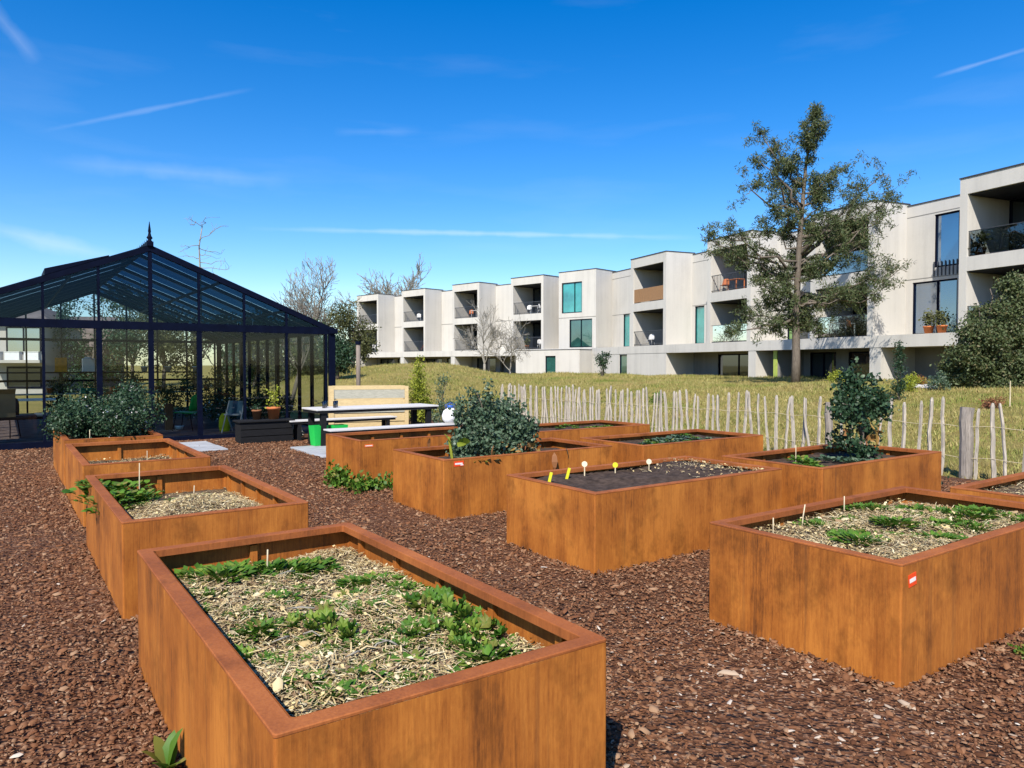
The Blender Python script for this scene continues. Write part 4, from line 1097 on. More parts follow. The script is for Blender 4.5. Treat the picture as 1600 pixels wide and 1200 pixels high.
m.add(vs + [(x, y, z + (.13 if x < xv else .03)) for x, y, z in vs], [(0, 1, 5, 4), (1, 2, 6, 5), (2, 3, 7, 6), (3, 0, 4, 7), (4, 5, 6, 7)]); gpart("roof_vent", m, "dark_frame")
tag(MB().box(GX0 + .02, GX1 - .02, GY0 + .12, GY1, -.02, .06).build("greenhouse_floor", "brick_paving"), kind="structure")

# things inside and beside the greenhouse
def chair(loc, rz, seat_mat, frame, label, group=None):
    root = empty("garden_chair", loc, label, "chair", group, rz)
    m = MB(); m.add([(x * .22, -.20, .44) for x in (-1, 1)] + [(x * .22, .20, .42) for x in (1, -1)] + [(x * .20, -.20, .415) for x in (-1, 1)] + [(x * .2, .2, .395) for x in (1, -1)], [(0, 1, 2, 3), (7, 6, 5, 4), (0, 4, 5, 1), (1, 5, 6, 2), (2, 6, 7, 3), (3, 7, 4, 0)]); m.build("seat", seat_mat, root, bevel=.01)
    m = MB(); vs, n = [], 7
    for j in range(5):
        for i in range(n):
            t = -1 + 2 * i / (n - 1); w = .22 * (1 - .25 * (j / 4) ** 3)
            vs.append((t * w, .20 + .06 * j / 4 - .05 * t * t, .46 + .40 * j / 4 - .05 * t * t * (j == 4)))
    f = [(j * n + i, j * n + i + 1, (j + 1) * n + i + 1, (j + 1) * n + i) for j in range(4) for i in range(n - 1)]
    o = m.add(vs, f).build("backrest", seat_mat, root, True); sd = o.modifiers.new("t", 'SOLIDIFY'); sd.thickness = .015
    for sx in (-1, 1):
        for sy in (-1, 1):
            MB().tube([(sx * .18, sy * .17, .41), (sx * .20, sy * .20, .2), (sx * .21, sy * .24, 0)], .012, 6).build("leg", frame, root, True)
    return root
z0 = .06
def inside(px, py, d=None, z=z0):
    """Point on the greenhouse floor (or another height) below that pixel."""
    r = pray(px, py); t = (z - CAM_H) / r[2]; return np.array([0, 0, CAM_H]) + r * t
c = inside(292, 672); chair((c[0], c[1], z0), -2.2, "green_plastic", "dark_frame", "bright green plastic chair inside the greenhouse door")
c = inside(264, 672); m = MB().box(-.075, .075, -.075, .075, 0, .62)
o = m.build("wooden_post", "brown_post"); o.location = (c[0], c[1], z0); tag(o, "orange brown square wooden post standing beside the green chair", "post")
o = MB().lathe([(0, 0), (.09, 0), (.12, .08), (.115, .09), (0, .07)], n=14).build("white_bowl", "white_plastic", smooth=True); o.location = (c[0] + .22, c[1] + .05, z0); tag(o, "small white bowl on the floor beside the brown post", "bowl")
c = inside(366, 676); f = empty("folding_chair", (c[0], c[1], z0), "folded chair with blue grey fabric and white frame inside the greenhouse", "chair", rz=-.8)
for sx in (-1, 1):
    MB().tube([(sx * .20, -.18, 0), (sx * .19, .12, .72)], .014, 6).build("leg", "white_plastic", f, True); MB().tube([(sx * .16, .20, 0), (sx * .17, -.04, .50)], .014, 6).build("leg", "white_plastic", f, True)
MB().box(-.19, .19, .02, .04, .36, .72, 0, lambda x, y, z: (x, y + (z - .36) * .25, z)).build("backrest", "blue_fabric", f); MB().box(-.18, .18, -.12, .10, .40, .43).build("seat", "white_plastic", f)
c = inside(351, 674); m = MB(); m.lathe([(0, 0), (.11, .0), (.13, .12), (.12, .32), (.06, .42), (0, .43)], n=12); o = m.build("lime_bag", "lime_fabric", smooth=True); o.location = (c[0], c[1], z0); o.scale = (1, .6, 1); tag(o, "lime green cloth bag leaning at the folded chair", "bag")
# black bench chest before the greenhouse, with pots
c = inside(413, 692, z=0)
ch = empty("storage_bench", (c[0], c[1], 0), "black timber storage bench of planks before the greenhouse wall", "bench")
for i in range(3): MB().box(-.52, .52, -.22, -.195, .03 + i * .14, .155 + i * .14).build("plank", "black_timber", ch); MB().box(-.52, .52, .195, .22, .03 + i * .14, .155 + i * .14).build("plank", "black_timber", ch)
for s in (-1, 1): MB().box(min(s * .52, s * .495), max(s * .52, s * .495), -.193, .193, .03, .44).build("end_panel", "black_timber", ch)
MB().box(-.56, .56, -.25, .25, .445, .48).build("lid", "black_timber", ch, bevel=.006)
def pot(loc, r, h, label, leaf=None, mat="terracotta", n=160, sz=.05, lh=.2):
    root = empty("plant_pot", loc, label, "plant pot")
    MB().lathe([(0, 0), (r * .68, 0), (r * .92, h * .82), (r * 1.0, h * .82), (r * 1.02, h), (r * .92, h), (r * .88, h * .86), (0, h * .84)], n=18).build("pot", mat, root, True)
    if leaf: V_, F_ = blob_leaves([(0, 0, h + lh * .6, r, r, lh * .7), (r * .4, 0, h + lh, r * .5, r * .5, lh * .5)], n, sz, OVAL, clump=6); np_mesh("foliage", V_, F_, leaf, root)
    return root
pot((c[0] + .20, c[1] + .02, .48), .14, .25, "orange terracotta pot with a yellow green plant on the black bench", "leaf_yellow", lh=.3)
pot((c[0] - .12, c[1] + .10, .48), .10, .20, "small brown pot with dark seedling left of the terracotta pot", "leaf_dark", "brown_post", 90, .04, .08)
for k, (px, py, d) in enumerate(((352, 652, 19.2), (330, 648, 19.8), (385, 645, 19), (310, 652, 20.2), (405, 640, 20), (440, 662, 17.6), (460, 690, 15.6))):
    b = at(px, py, d)
    bush("flowering_shrub", ["dark shrub with white flecks behind the folded chair", "dark flowering shrub between green chair and folded chair", "dark flowering shrub behind the white framed chair legs", "brownish flowering shrub right behind the green chair", "dark shrub with white blooms left of the terracotta pot", "low dark shrub behind the black bench end", "small dark plant with pale specks beside the bench on the mulch"][k],
         "shrub", (b[0], b[1], z0 if k < 6 else .02), [(0, 0, .35, .36, .3, .33), (.1, 0, .62, .25, .25, .2)] if k < 6 else [(0, 0, .1, .2, .16, .12)], 900 if k < 6 else 300, .06, "leaf_dark" if k != 3 else "leaf_olive", 4, stem_r=.012, group="shrubs along the greenhouse bench",
         extra=[("blossoms", 46, [(0, 0, .4, .38, .32, .33)] if k < 6 else [(0, 0, .12, .2, .16, .1)], .05, "petal_white", OVAL)])
for k, (x, y_, h) in enumerate(((1.9, 21.5, 1.0), (2.9, 23.0, 1.2), (3.7, 21.8, .9), (4.6, 23.6, 1.3), (5.4, 22.0, 1.1), (5.6, 24.6, 1.5), (1.3, 24.2, 1.2), (3.3, 25.3, 1.3), (5.7, 19.8, .9))):
    bush("indoor_shrub", "dark leafy shrub standing deep inside the greenhouse", "shrub", (x, y_, z0), [(0, 0, h * .4, .42, .38, h * .4), (.15, .1, h * .8, .28, .28, h * .25)], 900, .075, "leaf_dark" if k % 2 else "leaf_olive", 4, stem_r=.014, group="shrubs deep inside the greenhouse")
# left half: table with stone top, chairs, box, shelves and crates
def simple_table(loc, rz, L, W_, h, top, frame, label, cat="table"):
    r = empty("table", loc, label, cat, None, rz)
    MB().box(-L / 2, L / 2, -W_ / 2, W_ / 2, h - .04, h).build("tabletop", top, r, bevel=.006)
    for sx in (-1, 1):
        for sy in (-1, 1): MB().box(sx * (L / 2 - .06) - .025, sx * (L / 2 - .06) + .025, sy * (W_ / 2 - .06) - .025, sy * (W_ / 2 - .06) + .025, 0, h - .042).build("leg", frame, r)
    return r
simple_table((.35, 17.6, z0), 0, 1.5, .8, .50, "black_timber", "black_timber", "low dark timber table inside the left greenhouse bay")
simple_table((.55, 21.0, z0), 0, 1.4, .6, .72, "white_plastic", "grey_frame", "white topped table standing deep in the left greenhouse bay")
chair((1.25, 18.5, z0), .9, "black_timber", "dark_frame", "dark chair beside the low table inside the greenhouse", "dark chairs inside the greenhouse")
chair((.05, 18.8, z0), -.4, "black_timber", "dark_frame", "dark chair behind the low table by the cardboard box", "dark chairs inside the greenhouse")
b = at(6, 640, 17.0); o = MB().box(-.26, .26, -.2, .2, 0, .46).add([(-.26, -.2, .46), (.26, -.2, .46), (.27, -.34, .56), (-.27, -.34, .56)], [(0, 1, 2, 3)]).build("cardboard_box", "cardboard"); o.location = (-.02, 17.65, .565); tag(o, "open brown cardboard box on the low dark table", "box")
o = MB().lathe([(0, 0), (.10, 0), (.15, .06), (.145, .07), (0, .03)], n=16).build("white_bowl", "white_plastic", smooth=True); o.location = (.70, 17.42, .565); tag(o, "white bowl on the low dark table beside the cardboard box", "bowl")
sh = empty("plant_shelf", (2.6, 26.4, z0), "long open plant shelf along the far greenhouse gable", "shelf")
for z in (.62, 1.28): MB().box(-3.2, 3.0, -.2, .2, z, z + .04).build("shelf_board", "weathered_board" if z < 1 else "dark_frame", sh)
for x in (-3.1, -1.1, .9, 2.9): MB().box(x - .03, x + .03, -.18, .18, 0, .618).build("leg", "dark_frame", sh); MB().box(x - .025, x + .025, -.17, .17, .662, 1.278).build("leg", "dark_frame", sh)
def crate(loc, L, W_, h, mat, label, rz=0):
    m = MB(); t = .015
    m.box(-L / 2, L / 2, -W_ / 2, -W_ / 2 + t, 0, h).box(-L / 2, L / 2, W_ / 2 - t, W_ / 2, 0, h).box(-L / 2, -L / 2 + t, -W_ / 2 + t, W_ / 2 - t, 0, h).box(L / 2 - t, L / 2, -W_ / 2 + t, W_ / 2 - t, 0, h).box(-L / 2 + t, L / 2 - t, -W_ / 2 + t, W_ / 2 - t, 0, t)
    m.box(-L / 2 - .01, L / 2 + .01, -W_ / 2 - .012, -W_ / 2 - .001, h - .03, h)
    o = m.build("crate", mat); o.location = loc; o.rotation_euler = (0, 0, rz); return tag(o, label, "crate")
def sx_(px, y): r = pray(px, 570); return r[0] / r[1] * y
crate((sx_(186, 26.4), 26.35, z0 + .66), .55, .34, .18, "orange_crate", "orange crate on the lower shelf, seen above the evergreen hedge")
crate((sx_(181, 24.6), 24.6, z0 + .52), .62, .36, .22, "orange_crate", "orange brown crate on the stand in front of the shelf")
simple_table((sx_(181, 24.6), 24.6, z0), 0, .9, .5, .52, "weathered_board", "grey_frame", "small wooden stand carrying the orange brown crate", "stand")
crate((sx_(139, 26.4), 26.35, z0 + .66), .50, .34, .15, "green_bin", "dark green tray on the lower shelf below the white box")
o = MB().box(-.17, .17, -.12, .12, 0, .42).box(-.10, .10, -.08, .08, .421, .47).build("white_box", "white_plastic", bevel=.02); o.location = (sx_(138, 26.4), 26.35, z0 + 1.32); tag(o, "white plastic canister box on the upper shelf behind the gable", "box")
o = MB().box(-.16, .16, -.012, .012, 0, .42).box(-.18, .18, -.02, -.0125, -.02, 0).build("picture_panel", "orange_picture"); o.location = (sx_(95, 26.4), 26.35, z0 + 1.34); tag(o, "small orange and yellow picture panel standing on the upper shelf", "picture")
for k, px in enumerate((78, 225, 246, 262, 285, 305, 322)):
    pot((sx_(px, 26.4), 26.35, z0 + (1.32 if k % 2 else .66)), .11, .17, ["pale pot with greenery at the end of the shelf by the house view", "white pot with plant on the upper shelf beside the centre post", "small pot on the lower shelf just left of the centre post", "white pot with leaves on the upper shelf right of the centre post",
        "pot with seedlings on the lower shelf near the brown post", "white pot with trailing leaves on the upper shelf above the green chair", "pot with yellow leaves at the right end of the shelf"][k], "leaf_yellow" if k % 3 else "leaf_dark", "white_plastic" if k % 2 else "terracotta", 110, .05, .14)
o = MB().tube([(0, 0, -.30), (0, 0, 0)], .008, 5).lathe([(0, -.42), (.05, -.40), (.06, -.35), (.04, -.30), (0, -.29)], n=12).build("hanging_lamp", "white_plastic", smooth=True); pl = at(395, 517, 18.6); o.location = tuple(pl + (0, 0, .36)); tag(o, "small white lamp hanging below the greenhouse roof", "lamp")

# paving slabs on the mulch
for k, (pts, lb) in enumerate((([(2.70, 13.95), (3.42, 13.95), (3.42, 14.75), (2.70, 14.75)], "grey paving slab on the mulch at the hedge planter corner"), ([(2.75, 14.80), (3.40, 14.80), (3.40, 15.65), (2.75, 15.65)], "grey paving slab just before the greenhouse door"),
                             ([(4.42, 11.85), (5.4, 11.85), (5.4, 12.65), (4.42, 12.65)], "grey paving slab at the corner of the orange labelled planter"), ([(4.45, 12.68), (5.5, 12.68), (5.5, 13.6), (4.45, 13.6)], "grey paving slab under the picnic table legs"))):
    (x0, y0), (x1, _), (_, y1) = pts[0], pts[1], pts[2]
    o = MB().box(x0, x1, y0, y1, 0, .055).build("paving_slab", "grey_paving", bevel=.008); tag(o, lb, "paving slab")
# picnic table, benches, what stands on and under them
pt_ = empty("picnic_table", (6.15, 13.75, 0), "long picnic table with sky sheen coloured top, dark frame and dark legs", "table")
MB().box(-1.28, 1.35, -.42, .42, .725, .76).build("tabletop", "table_sheen", pt_, bevel=.008)
MB().box(-1.26, 1.33, -.40, .40, .675, .724).build("frame", "black_timber", pt_)
for x in (-1.12, 1.15):
    for y_ in (-.32, .32): MB().box(x - .05, x + .05, y_ - .05, y_ + .05, 0, .674).build("leg", "black_timber", pt_)
    MB().box(x - .03, x + .03, -.268, .268, .30, .38).build("stretcher", "black_timber", pt_)
def bench(loc, L, label):
    r = empty("bench", loc, label, "bench", "benches of the picnic table")
    MB().box(-L / 2, L / 2, -.17, .17, .42, .45).build("seat", "table_sheen", r, bevel=.006); MB().box(-L / 2 + .03, L / 2 - .03, -.15, .15, .375, .419).build("frame", "black_timber", r)
    for x in (-L / 2 + .2, L / 2 - .2):
        for y_ in (-.11, .11): MB().box(x - .035, x + .035, y_ - .035, y_ + .035, 0, .374).build("leg", "black_timber", r)
bench((6.08, 12.45, 0), 2.7, "bench with sky sheen coloured top on the planter side of the picnic table")
bench((6.05, 14.95, 0), 2.4, "bench with sky sheen coloured top on the greenhouse side of the picnic table")
b = at(512, 676, 15.3); o = MB()
for z, r1 in ((0, .15), (.40, .19)): pass
vs = [(x * .14, y_ * .12, 0) for x, y_ in ((-1, -1), (1, -1), (1, 1), (-1, 1))] + [(x * .18, y_ * .15, .42) for x, y_ in ((-1, -1), (1, -1), (1, 1), (-1, 1))] + [(x * .155, y_ * .125, .42) for x, y_ in ((-1, -1), (1, -1), (1, 1), (-1, 1))] + [(x * .13, y_ * .11, .05) for x, y_ in ((-1, -1), (1, -1), (1, 1), (-1, 1))]
o.add(vs, [(3, 2, 1, 0), (0, 1, 5, 4), (1, 2, 6, 5), (2, 3, 7, 6), (3, 0, 4, 7), (4, 5, 9, 8), (5, 6, 10, 9), (6, 7, 11, 10), (7, 4, 8, 11), (8, 9, 13, 12), (9, 10, 14, 13), (10, 11, 15, 14), (11, 8, 12, 15), (12, 13, 14, 15)])
gp = pray(502, 703); tt = -CAM_H / gp[2]
for dx, lb in ((0, "bright green plastic tub under the picnic table, left one"), (.38, "bright green plastic tub beside the first under the table")):
    c_ = MB(); c_.v, c_.f, c_.mi = list(o.v), list(o.f), list(o.mi)
    q = c_.build("green_tub", "green_plastic"); q.scale = (.82, .82, .9); q.location = (gp[0] * tt + .06 + dx, gp[1] * tt + .30 - dx * .1, .06); q.rotation_euler = (0, 0, .1); tag(q, lb, "tub")
cn = empty("water_canister", (7.26, 12.45, .45), "round white water canister with blue cap on the bench end", "canister")
cn.scale = (.84, .84, .84)
MB().lathe([(0, 0), (.12, .005), (.19, .09), (.20, .18), (.16, .29), (.08, .35), (.06, .37)], n=20).build("body", "white_plastic", cn, True); MB().lathe([(.075, .36), (.08, .37), (.08, .42), (.0, .43)], n=14).build("cap", "blue_plastic", cn, True)
MB().tube([(-.10, 0, .33), (-.14, 0, .42), (0, 0, .48), (.14, 0, .42), (.10, 0, .33)], .012, 6).build("handle", "blue_plastic", cn, True)
for k in range(4):
    o = MB().lathe([(0, 0), (.032, 0), (.036, .13), (.033, .13), (.030, .01), (0, .008)], n=10).build("drinking_glass", "rail_glass", smooth=True); o.location = (5.12 + k * .11, 13.62 + (k % 2) * .2, .76)
    tag(o, "clear drinking glass on the left end of the picnic table", "glass", "drinking glasses on the picnic table")
# pine compost bin behind
cb = empty("compost_bin", (6.98, 15.72, .04), "pale pine compost bin with grey slatted panel behind the picnic table", "compost bin", rz=-.30)
cb.scale = (.86, .55, 1.02)
for sx in (-1, 1):
    for sy in (-1, 1): MB().box(sx * .98 - .05, sx * .98 + .05, sy * .45 - .05, sy * .45 + .05, 0, 1.05).build("post", "pale_pine", cb)
for i, (a, b_, mt) in enumerate(((.06, .24, "pale_pine"), (.26, .44, "pale_pine"), (.46, .56, "weathered_board"), (.58, .76, "pale_pine"), (.78, .96, "weathered_board"))):
    for sy in (-1, 1): MB().box(-.928, .928, sy * .45 - .018, sy * .45 + .018, a, b_).build("board", mt, cb)
    for sx in (-1, 1): MB().box(sx * .98 - .018, sx * .98 + .018, -.398, .398, a, b_).build("board", mt, cb)
for sy in (-1, 1): MB().box(-.928, .928, sy * .45 - .035, sy * .45 + .035, .98, 1.055).build("rail", "pale_pine", cb)
b = at(560, 603, 25); b[2] = float(ground_h(b[0], b[1]))
lp = empty("wooden_pole", tuple(b), "weathered wooden pole with dark cap on the grass bank", "pole")
MB().tube([(0, 0, -.3), (0, 0, 1.0), (0, 0, 2.05)], .075, 10).build("shaft", "pole_wood", lp, True); MB().tube([(0, 0, 2.05), (0, 0, 2.16)], .10, 10).build("cap", "dark_frame", lp)
# pale garden path on the slope behind the greenhouse side

# ---------------------------------------------------------------- apartment building: two wings
class Wing:
    """Local frame of a facade: u along it towards the camera end, v out of it, z up."""
    def __init__(s, p0, p1):
        s.o = np.array(p0, float); d = np.array(p1, float) - s.o; s.u = d / np.linalg.norm(d); s.v = np.array([s.u[1], -s.u[0]])
        if s.v @ s.o > 0: s.v = -s.v
    def T(s, u, v, z): p = s.o + s.u * u + s.v * v; return (p[0], p[1], z)
    def U(s, px, v=0.0):
        r = pray(px, 570)[:2]; o = s.o + s.v * v
        return float(np.linalg.solve(np.array([s.u, -r]).T, -o)[0])
    def Z(s, px, py, v=0.0):
        u = s.U(px, v); p = s.o + s.v * v + s.u * u; r = pray(px, py); return float(CAM_H + r[2] * np.linalg.norm(p) / np.linalg.norm(r[:2]))
WL, WR = Wing((32.49, 76.17), (38.77, 43.64)), Wing((36.63, 34.15), (32.34, 13.94))
D = 2.15; DL = 2.6
Z0, Z1, Z2, Z3, Z4, Z5, Z6 = -.2, 2.40, 2.95, 5.42, 6.0, 8.55, 9.2
class Bld:
    def __init__(s, w, label):
        s.w = w; p = w.T(0, 0, 0); s.root = empty("apartment_building", p, label, "apartment building"); s.off = np.array(p)
    def part(s, name, m, mat, parent=None, bevel=0.0):
        for i, q in enumerate(m.v): m.v[i] = tuple(np.array(q) - s.off)
        return m.build(name, mat, parent or s.root, bevel=bevel)
    def box(s, m, *a, mi=0):
        u0, u1, v0, v1, z0, z1 = a
        m.box(u0, u1, v0, v1, z0, z1, mi, s.w.T); return m
    def window(s, u0, u1, v, z0, z1, glassm, mull=(), deep=.0):
        """Frame ring with its pane set back in it, standing in an opening whose outer face is v."""
        m = MB(); t = .07
        s.box(m, u0, u0 + t, v - .16, v - .05, z0, z1); s.box(m, u1 - t, u1, v - .16, v - .05, z0, z1)
        s.box(m, u0 + t, u1 - t, v - .16, v - .05, z0, z0 + t); s.box(m, u0 + t, u1 - t, v - .16, v - .05, z1 - t, z1)
        for q in mull: s.box(m, q - .03, q + .03, v - .15, v - .06, z0 + t, z1 - t)
        f = s.part("window", m, "dark_frame")
        p = MB(); s.box(p, u0 + t * .5, u1 - t * .5, v - .125, v - .11, z0 + t * .5, z1 - t * .5); s.part("pane", p, glassm, f)
    def wall(s, u0, u1, z0, z1, v1, th, holes, name="wall", mat="pale_concrete"):
        """Flat wall with rectangular openings (u0, u1, z0, z1)."""
        m = MB(); us = sorted({u0, u1, *[h[0] for h in holes], *[h[1] for h in holes]})
        for a, b in zip(us[:-1], us[1:]):
            if b - a < 1e-4: continue
            hs = sorted([(h[2], h[3]) for h in holes if h[0] < (a + b) / 2 < h[1]]); z = z0
            for lo, hi in hs:
                if lo > z + 1e-4: s.box(m, a, b, v1 - th, v1, z, lo)
                z = hi
            if z < z1 - 1e-4: s.box(m, a, b, v1 - th, v1, z, z1)
        return s.part(name, m, mat)
    def loggia_box(s, ua, ub, rails, cw=.26, top=Z6, items=True):
        m = MB(); s.box(m, ua, ua + cw, -DL - .12, 0, Z2, top); s.part("side_wall", m, "pale_concrete")
        m = MB(); s.box(m, ub - cw, ub, -DL - .12, 0, Z2, top); s.part("side_wall", m, "pale_concrete")
        m = MB(); s.box(m, ua + cw, ub - cw, -DL - .12, -.004, Z3, Z4); s.part("balcony_slab", m, "pale_concrete")
        m = MB(); s.box(m, ua + cw, ub - cw, -DL - .12, -.004, Z5, top - .002); s.part("roof_slab", m, "pale_concrete")
        m = MB(); s.box(m, ua - .03, ub + .03, -D - .2, .03, top, top + .05); s.part("coping", m, "roof_coping")
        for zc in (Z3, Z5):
            m = MB(); s.box(m, ua + cw + .004, ub - cw - .004, -DL + .06, -.12, zc - .05, zc - .004); s.part("ceiling_shade_sheet", m, "shade_lining")  # added dark sheet under the slab, cuts bounce light in the loggia
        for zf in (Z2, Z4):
            m = MB(); s.box(m, ua + cw + .004, ub - cw - .004, -DL + .06, -.14, zf + .004, zf + .04); s.part("floor_shade_sheet", m, "shade_lining")  # added dark sheet on the floor, keeps the loggia shade deep
        for z0_, z1_, kind in ((Z2, Z3, rails[0]), (Z4, Z5, rails[1])):
            a, b = ua + cw, ub - cw; s.window(a + .01, b - .01, -DL + .05, z0_ + .045, z1_ - .055, "dark_glass", tuple(a + (b - a) * q for q in (.25, .5, .75)))
            m = MB()
            if kind == "bars":
                s.box(m, a, b, -.12, -.08, z0_ + 1.0, z0_ + 1.04); s.box(m, a, b, -.12, -.08, z0_ + .08, z0_ + .12)
                n = int((b - a) / .13)
                for i in range(1, n): q = a + (b - a) * i / n; s.box(m, q - .010, q + .010, -.11, -.09, z0_ + .12, z0_ + 1.0)
                s.part("balustrade", m, "railing")
            elif kind == "wood":
                n = 9
                for i in range(n): s.box(m, a + (b - a) * i / n + .01, a + (b - a) * (i + 1) / n - .01, -.12, -.09, z0_ + .06, z0_ + 1.0)
                s.part("balustrade", m, "brown_board")
            else:
                s.box(m, a, b, -.12, -.105, z0_ + .06, z0_ + 1.02); r = s.part("balustrade", m, "rail_glass")
                m = MB(); s.box(m, a, b, -.13, -.095, z0_ + 1.021, z0_ + 1.05); s.part("handrail", m, "railing", r)
wood("brown_board", (0.30, 0.17, 0.085), 0.2, (6, 6, 1))

# far left wing
BL = Bld(WL, "far wing of the pale concrete apartment building with four stacked balcony bays")
LB = [(.03, 4.02), (8.10, 11.90), (16.0, 19.73), (23.8, 27.62)]
for i, (a, b) in enumerate(LB): BL.loggia_box(a, b, ("bars", "bars"))
for i, (ua, ub) in enumerate(((4.02, 8.10), (11.90, 16.0), (19.73, 23.8), (27.62, 29.33))):
    up = [(ub - 1.75, ub - .35, Z4 + .1, Z5 + .05)] if i < 3 else []
    lowr = [] if i == 0 or i == 3 else [(ub - 1.0, ub - .45, Z2 + .1, Z3 + .1)]
    BL.wall(ua, ub, Z2, Z6 - .16, -D, .3, up + lowr)
    for (a, b, c_, d_) in up: BL.window(a, b, -D, c_, d_, "sky_reflect_glass" if i else "green_glass")
    for (a, b, c_, d_) in lowr: BL.window(a, b, -D, c_, d_, "dark_glass")
    m = MB(); BL.box(m, ua + .03, ub - .03, -D - .3, -D + .03, Z6 - .16, Z6 - .11); BL.part("coping", m, "roof_coping")
    m = MB(); BL.box(m, ua, ub - (1.8 if i < 3 else 0), -D, -D + .012, Z3 + .25, Z3 + .30); BL.part("floor_joint", m, "grey_concrete")
# last bay of the wing: closed box with tall windows
h1 = (WL.U(877.5), WL.U(909), WL.Z(893, 489), WL.Z(893, 441)); h2 = (WL.U(889.5), WL.U(925), Z2 + .06, WL.Z(907, 498.5))
BL.wall(29.33, 33.19, Z2, Z6 + .02, 0, .3, [h1, h2])
BL.window(h1[0], h1[1], 0, h1[2], h1[3], "teal_glass", (h1[0] + (h1[1] - h1[0]) * .62,)); BL.window(h2[0], h2[1], 0, h2[2], h2[3], "green_glass", (h2[0] + (h2[1] - h2[0]) * .5,))
m = MB(); BL.box(m, 29.33, 33.19, -6, -.301, Z2, Z6 + .018); BL.part("bay_block", m, "pale_concrete")
m = MB(); BL.box(m, 29.30, 33.22, -6, .03, Z6 + .02, Z6 + .07); BL.part("coping", m, "roof_coping")
m = MB(); BL.box(m, 29.33, 33.19, .001, .012, Z3 + .02, Z3 + .06); BL.part("floor_joint", m, "grey_concrete")
m = MB(); BL.box(m, -.0, 29.3, -9, -DL - .16, Z0, Z6 - .3); BL.part("building_core", m, "grey_concrete")
m = MB(); BL.box(m, -.02, 33.3, -D - .4, .02, Z1, Z2 - .003); BL.part("terrace_slab", m, "pale_concrete")
for ua in (0.0, 7.85, 15.75):
    m = MB(); BL.box(m, ua, ua + .55, -D - .3, 0, Z0, Z1); BL.part("ground_wall", m, "pale_concrete")
hs = [(a, a + 2.6, .95, Z1 - .15) for a in (1.2, 4.4, 9.2, 12.6, 17.0)]
BL.wall(0.0, 20.2, Z0, Z1, -D - .1, .3, hs, "ground_wall", "grey_concrete")
for a, b, c_, d_ in hs: BL.window(a, b, -D - .1, c_, d_, "dark_glass", (a + 1.3,))
# single storey annex in front
va = 1.6; ua, ub = WL.U(806, va), WL.U(905.6, va)
dr = (WL.U(852, va), WL.U(868, va), .6, WL.Z(860, 556, va))
BL.wall(ua, ub, Z0, 2.80, va, .3, [dr], "annex_wall"); BL.window(*dr[:2], va, *dr[2:], "green_glass")
m = MB(); BL.box(m, ua, ub, -D - .3, va - .301, Z0, 2.395); BL.part("annex_block", m, "pale_concrete")
m = MB(); BL.box(m, ub - .3, ub, .021, va - .302, 2.395, 2.80); BL.part("annex_block", m, "pale_concrete")
m = MB(); BL.box(m, ua - .03, ub + .03, -0.0 + .025, va + .03, 2.80, 2.84); BL.part("coping", m, "roof_coping")
m = MB(); BL.box(m, ub, 33.6, -D, -.02, Z0, Z1 - .002); BL.part("ground_wall", m, "pale_concrete")
# near right wing
BR = Bld(WR, "near wing of the pale concrete apartment building, its deep balconies above dark ground floor openings")
RB = [(-4.37, 0.0, ("bars", "wood")), (4.31, 8.2, ("glass", "bars")), (12.6, 16.4, ("glass", "glass")), (20.55, 24.7, ("glass", "glass")), (28.8, 33.0, ("glass", "glass"))]
for a, b, r in RB: BR.loggia_box(a, b, r, cw=.32)
u7, u8 = WR.U(967, -D), WR.U(986, -D)
rec = [(-11.2, -4.37, [], [(WR.U(973.5, -D), WR.U(983.5, -D), Z2 + .05, WR.Z(979, 490, -D))], "green_glass", "teal_glass"),
       (0.0, 4.31, [], [(WR.U(1085, -D), WR.U(1100, -D), Z2 + .05, WR.Z(1092, 478, -D))], "sky_reflect_glass", "teal_glass"),
       (8.2, 12.6, [], [(WR.U(1229, -D), WR.U(1240, -D), Z2 + .05, WR.Z(1235, 470, -D)), (WR.U(1240.5, -D), WR.U(1262, -D), Z2 + .05, WR.Z(1250, 470, -D))], "sky_reflect_glass", "lime_glass"),
       (16.4, 20.55, [(WR.U(1457, -D), WR.U(1496, -D), WR.Z(1476, 416, -D), WR.Z(1476, 332, -D))], [(WR.U(1424, -D), WR.U(1494, -D), Z2 + .05, WR.Z(1460, 438, -D))], "sky_reflect_glass", "sky_reflect_glass"),
       (24.7, 28.8, [], [], "sky_reflect_glass", "dark_glass")]
for i, (ua, ub, up, lo, g1, g2) in enumerate(rec):
    BR.wall(ua, ub, Z2, Z6 - .12, -D, .3, up + lo)
    for a, b, c_, d_ in up: BR.window(a, b, -D, c_, d_, g1)
    for j, (a, b, c_, d_) in enumerate(lo): BR.window(a, b, -D, c_, d_, ("dark_glass" if (i == 2 and j) else g2), (a + (b - a) * .55,) if i == 3 else ())
    m = MB(); BR.box(m, ua + .04, ub - .04, -D - .3, -D + .03, Z6 - .12, Z6 - .07); BR.part("coping", m, "roof_coping")
    m = MB(); BR.box(m, ua + .02, ub - .02, -D, -D + .01, Z3 + .18, Z3 + .21); BR.part("floor_joint", m, "grey_concrete")
    m = MB(); BR.box(m, ua + .02, ub - .02, -D, -D + .01, Z5 - .02, Z5 + .01); BR.part("floor_joint", m, "grey_concrete")
a, b = WR.U(1458, -D), WR.U(1494, -D)
m = MB()
for i in range(7): q = a + (b - a) * i / 6; BR.box(m, q - .02, q + .02, -D + .02, -D + .06, Z3 + .22, Z3 + .88)
BR.part("balustrade", m, "railing")
m = MB(); BR.box(m, -11.2, 33.0, -9, -DL - .16, Z0, Z6 - .3); BR.part("building_core", m, "grey_concrete")
m = MB(); BR.box(m, -10.2, 33.4, -D - .4, .02, Z1, Z2 - .003); BR.part("terrace_slab", m, "pale_concrete")
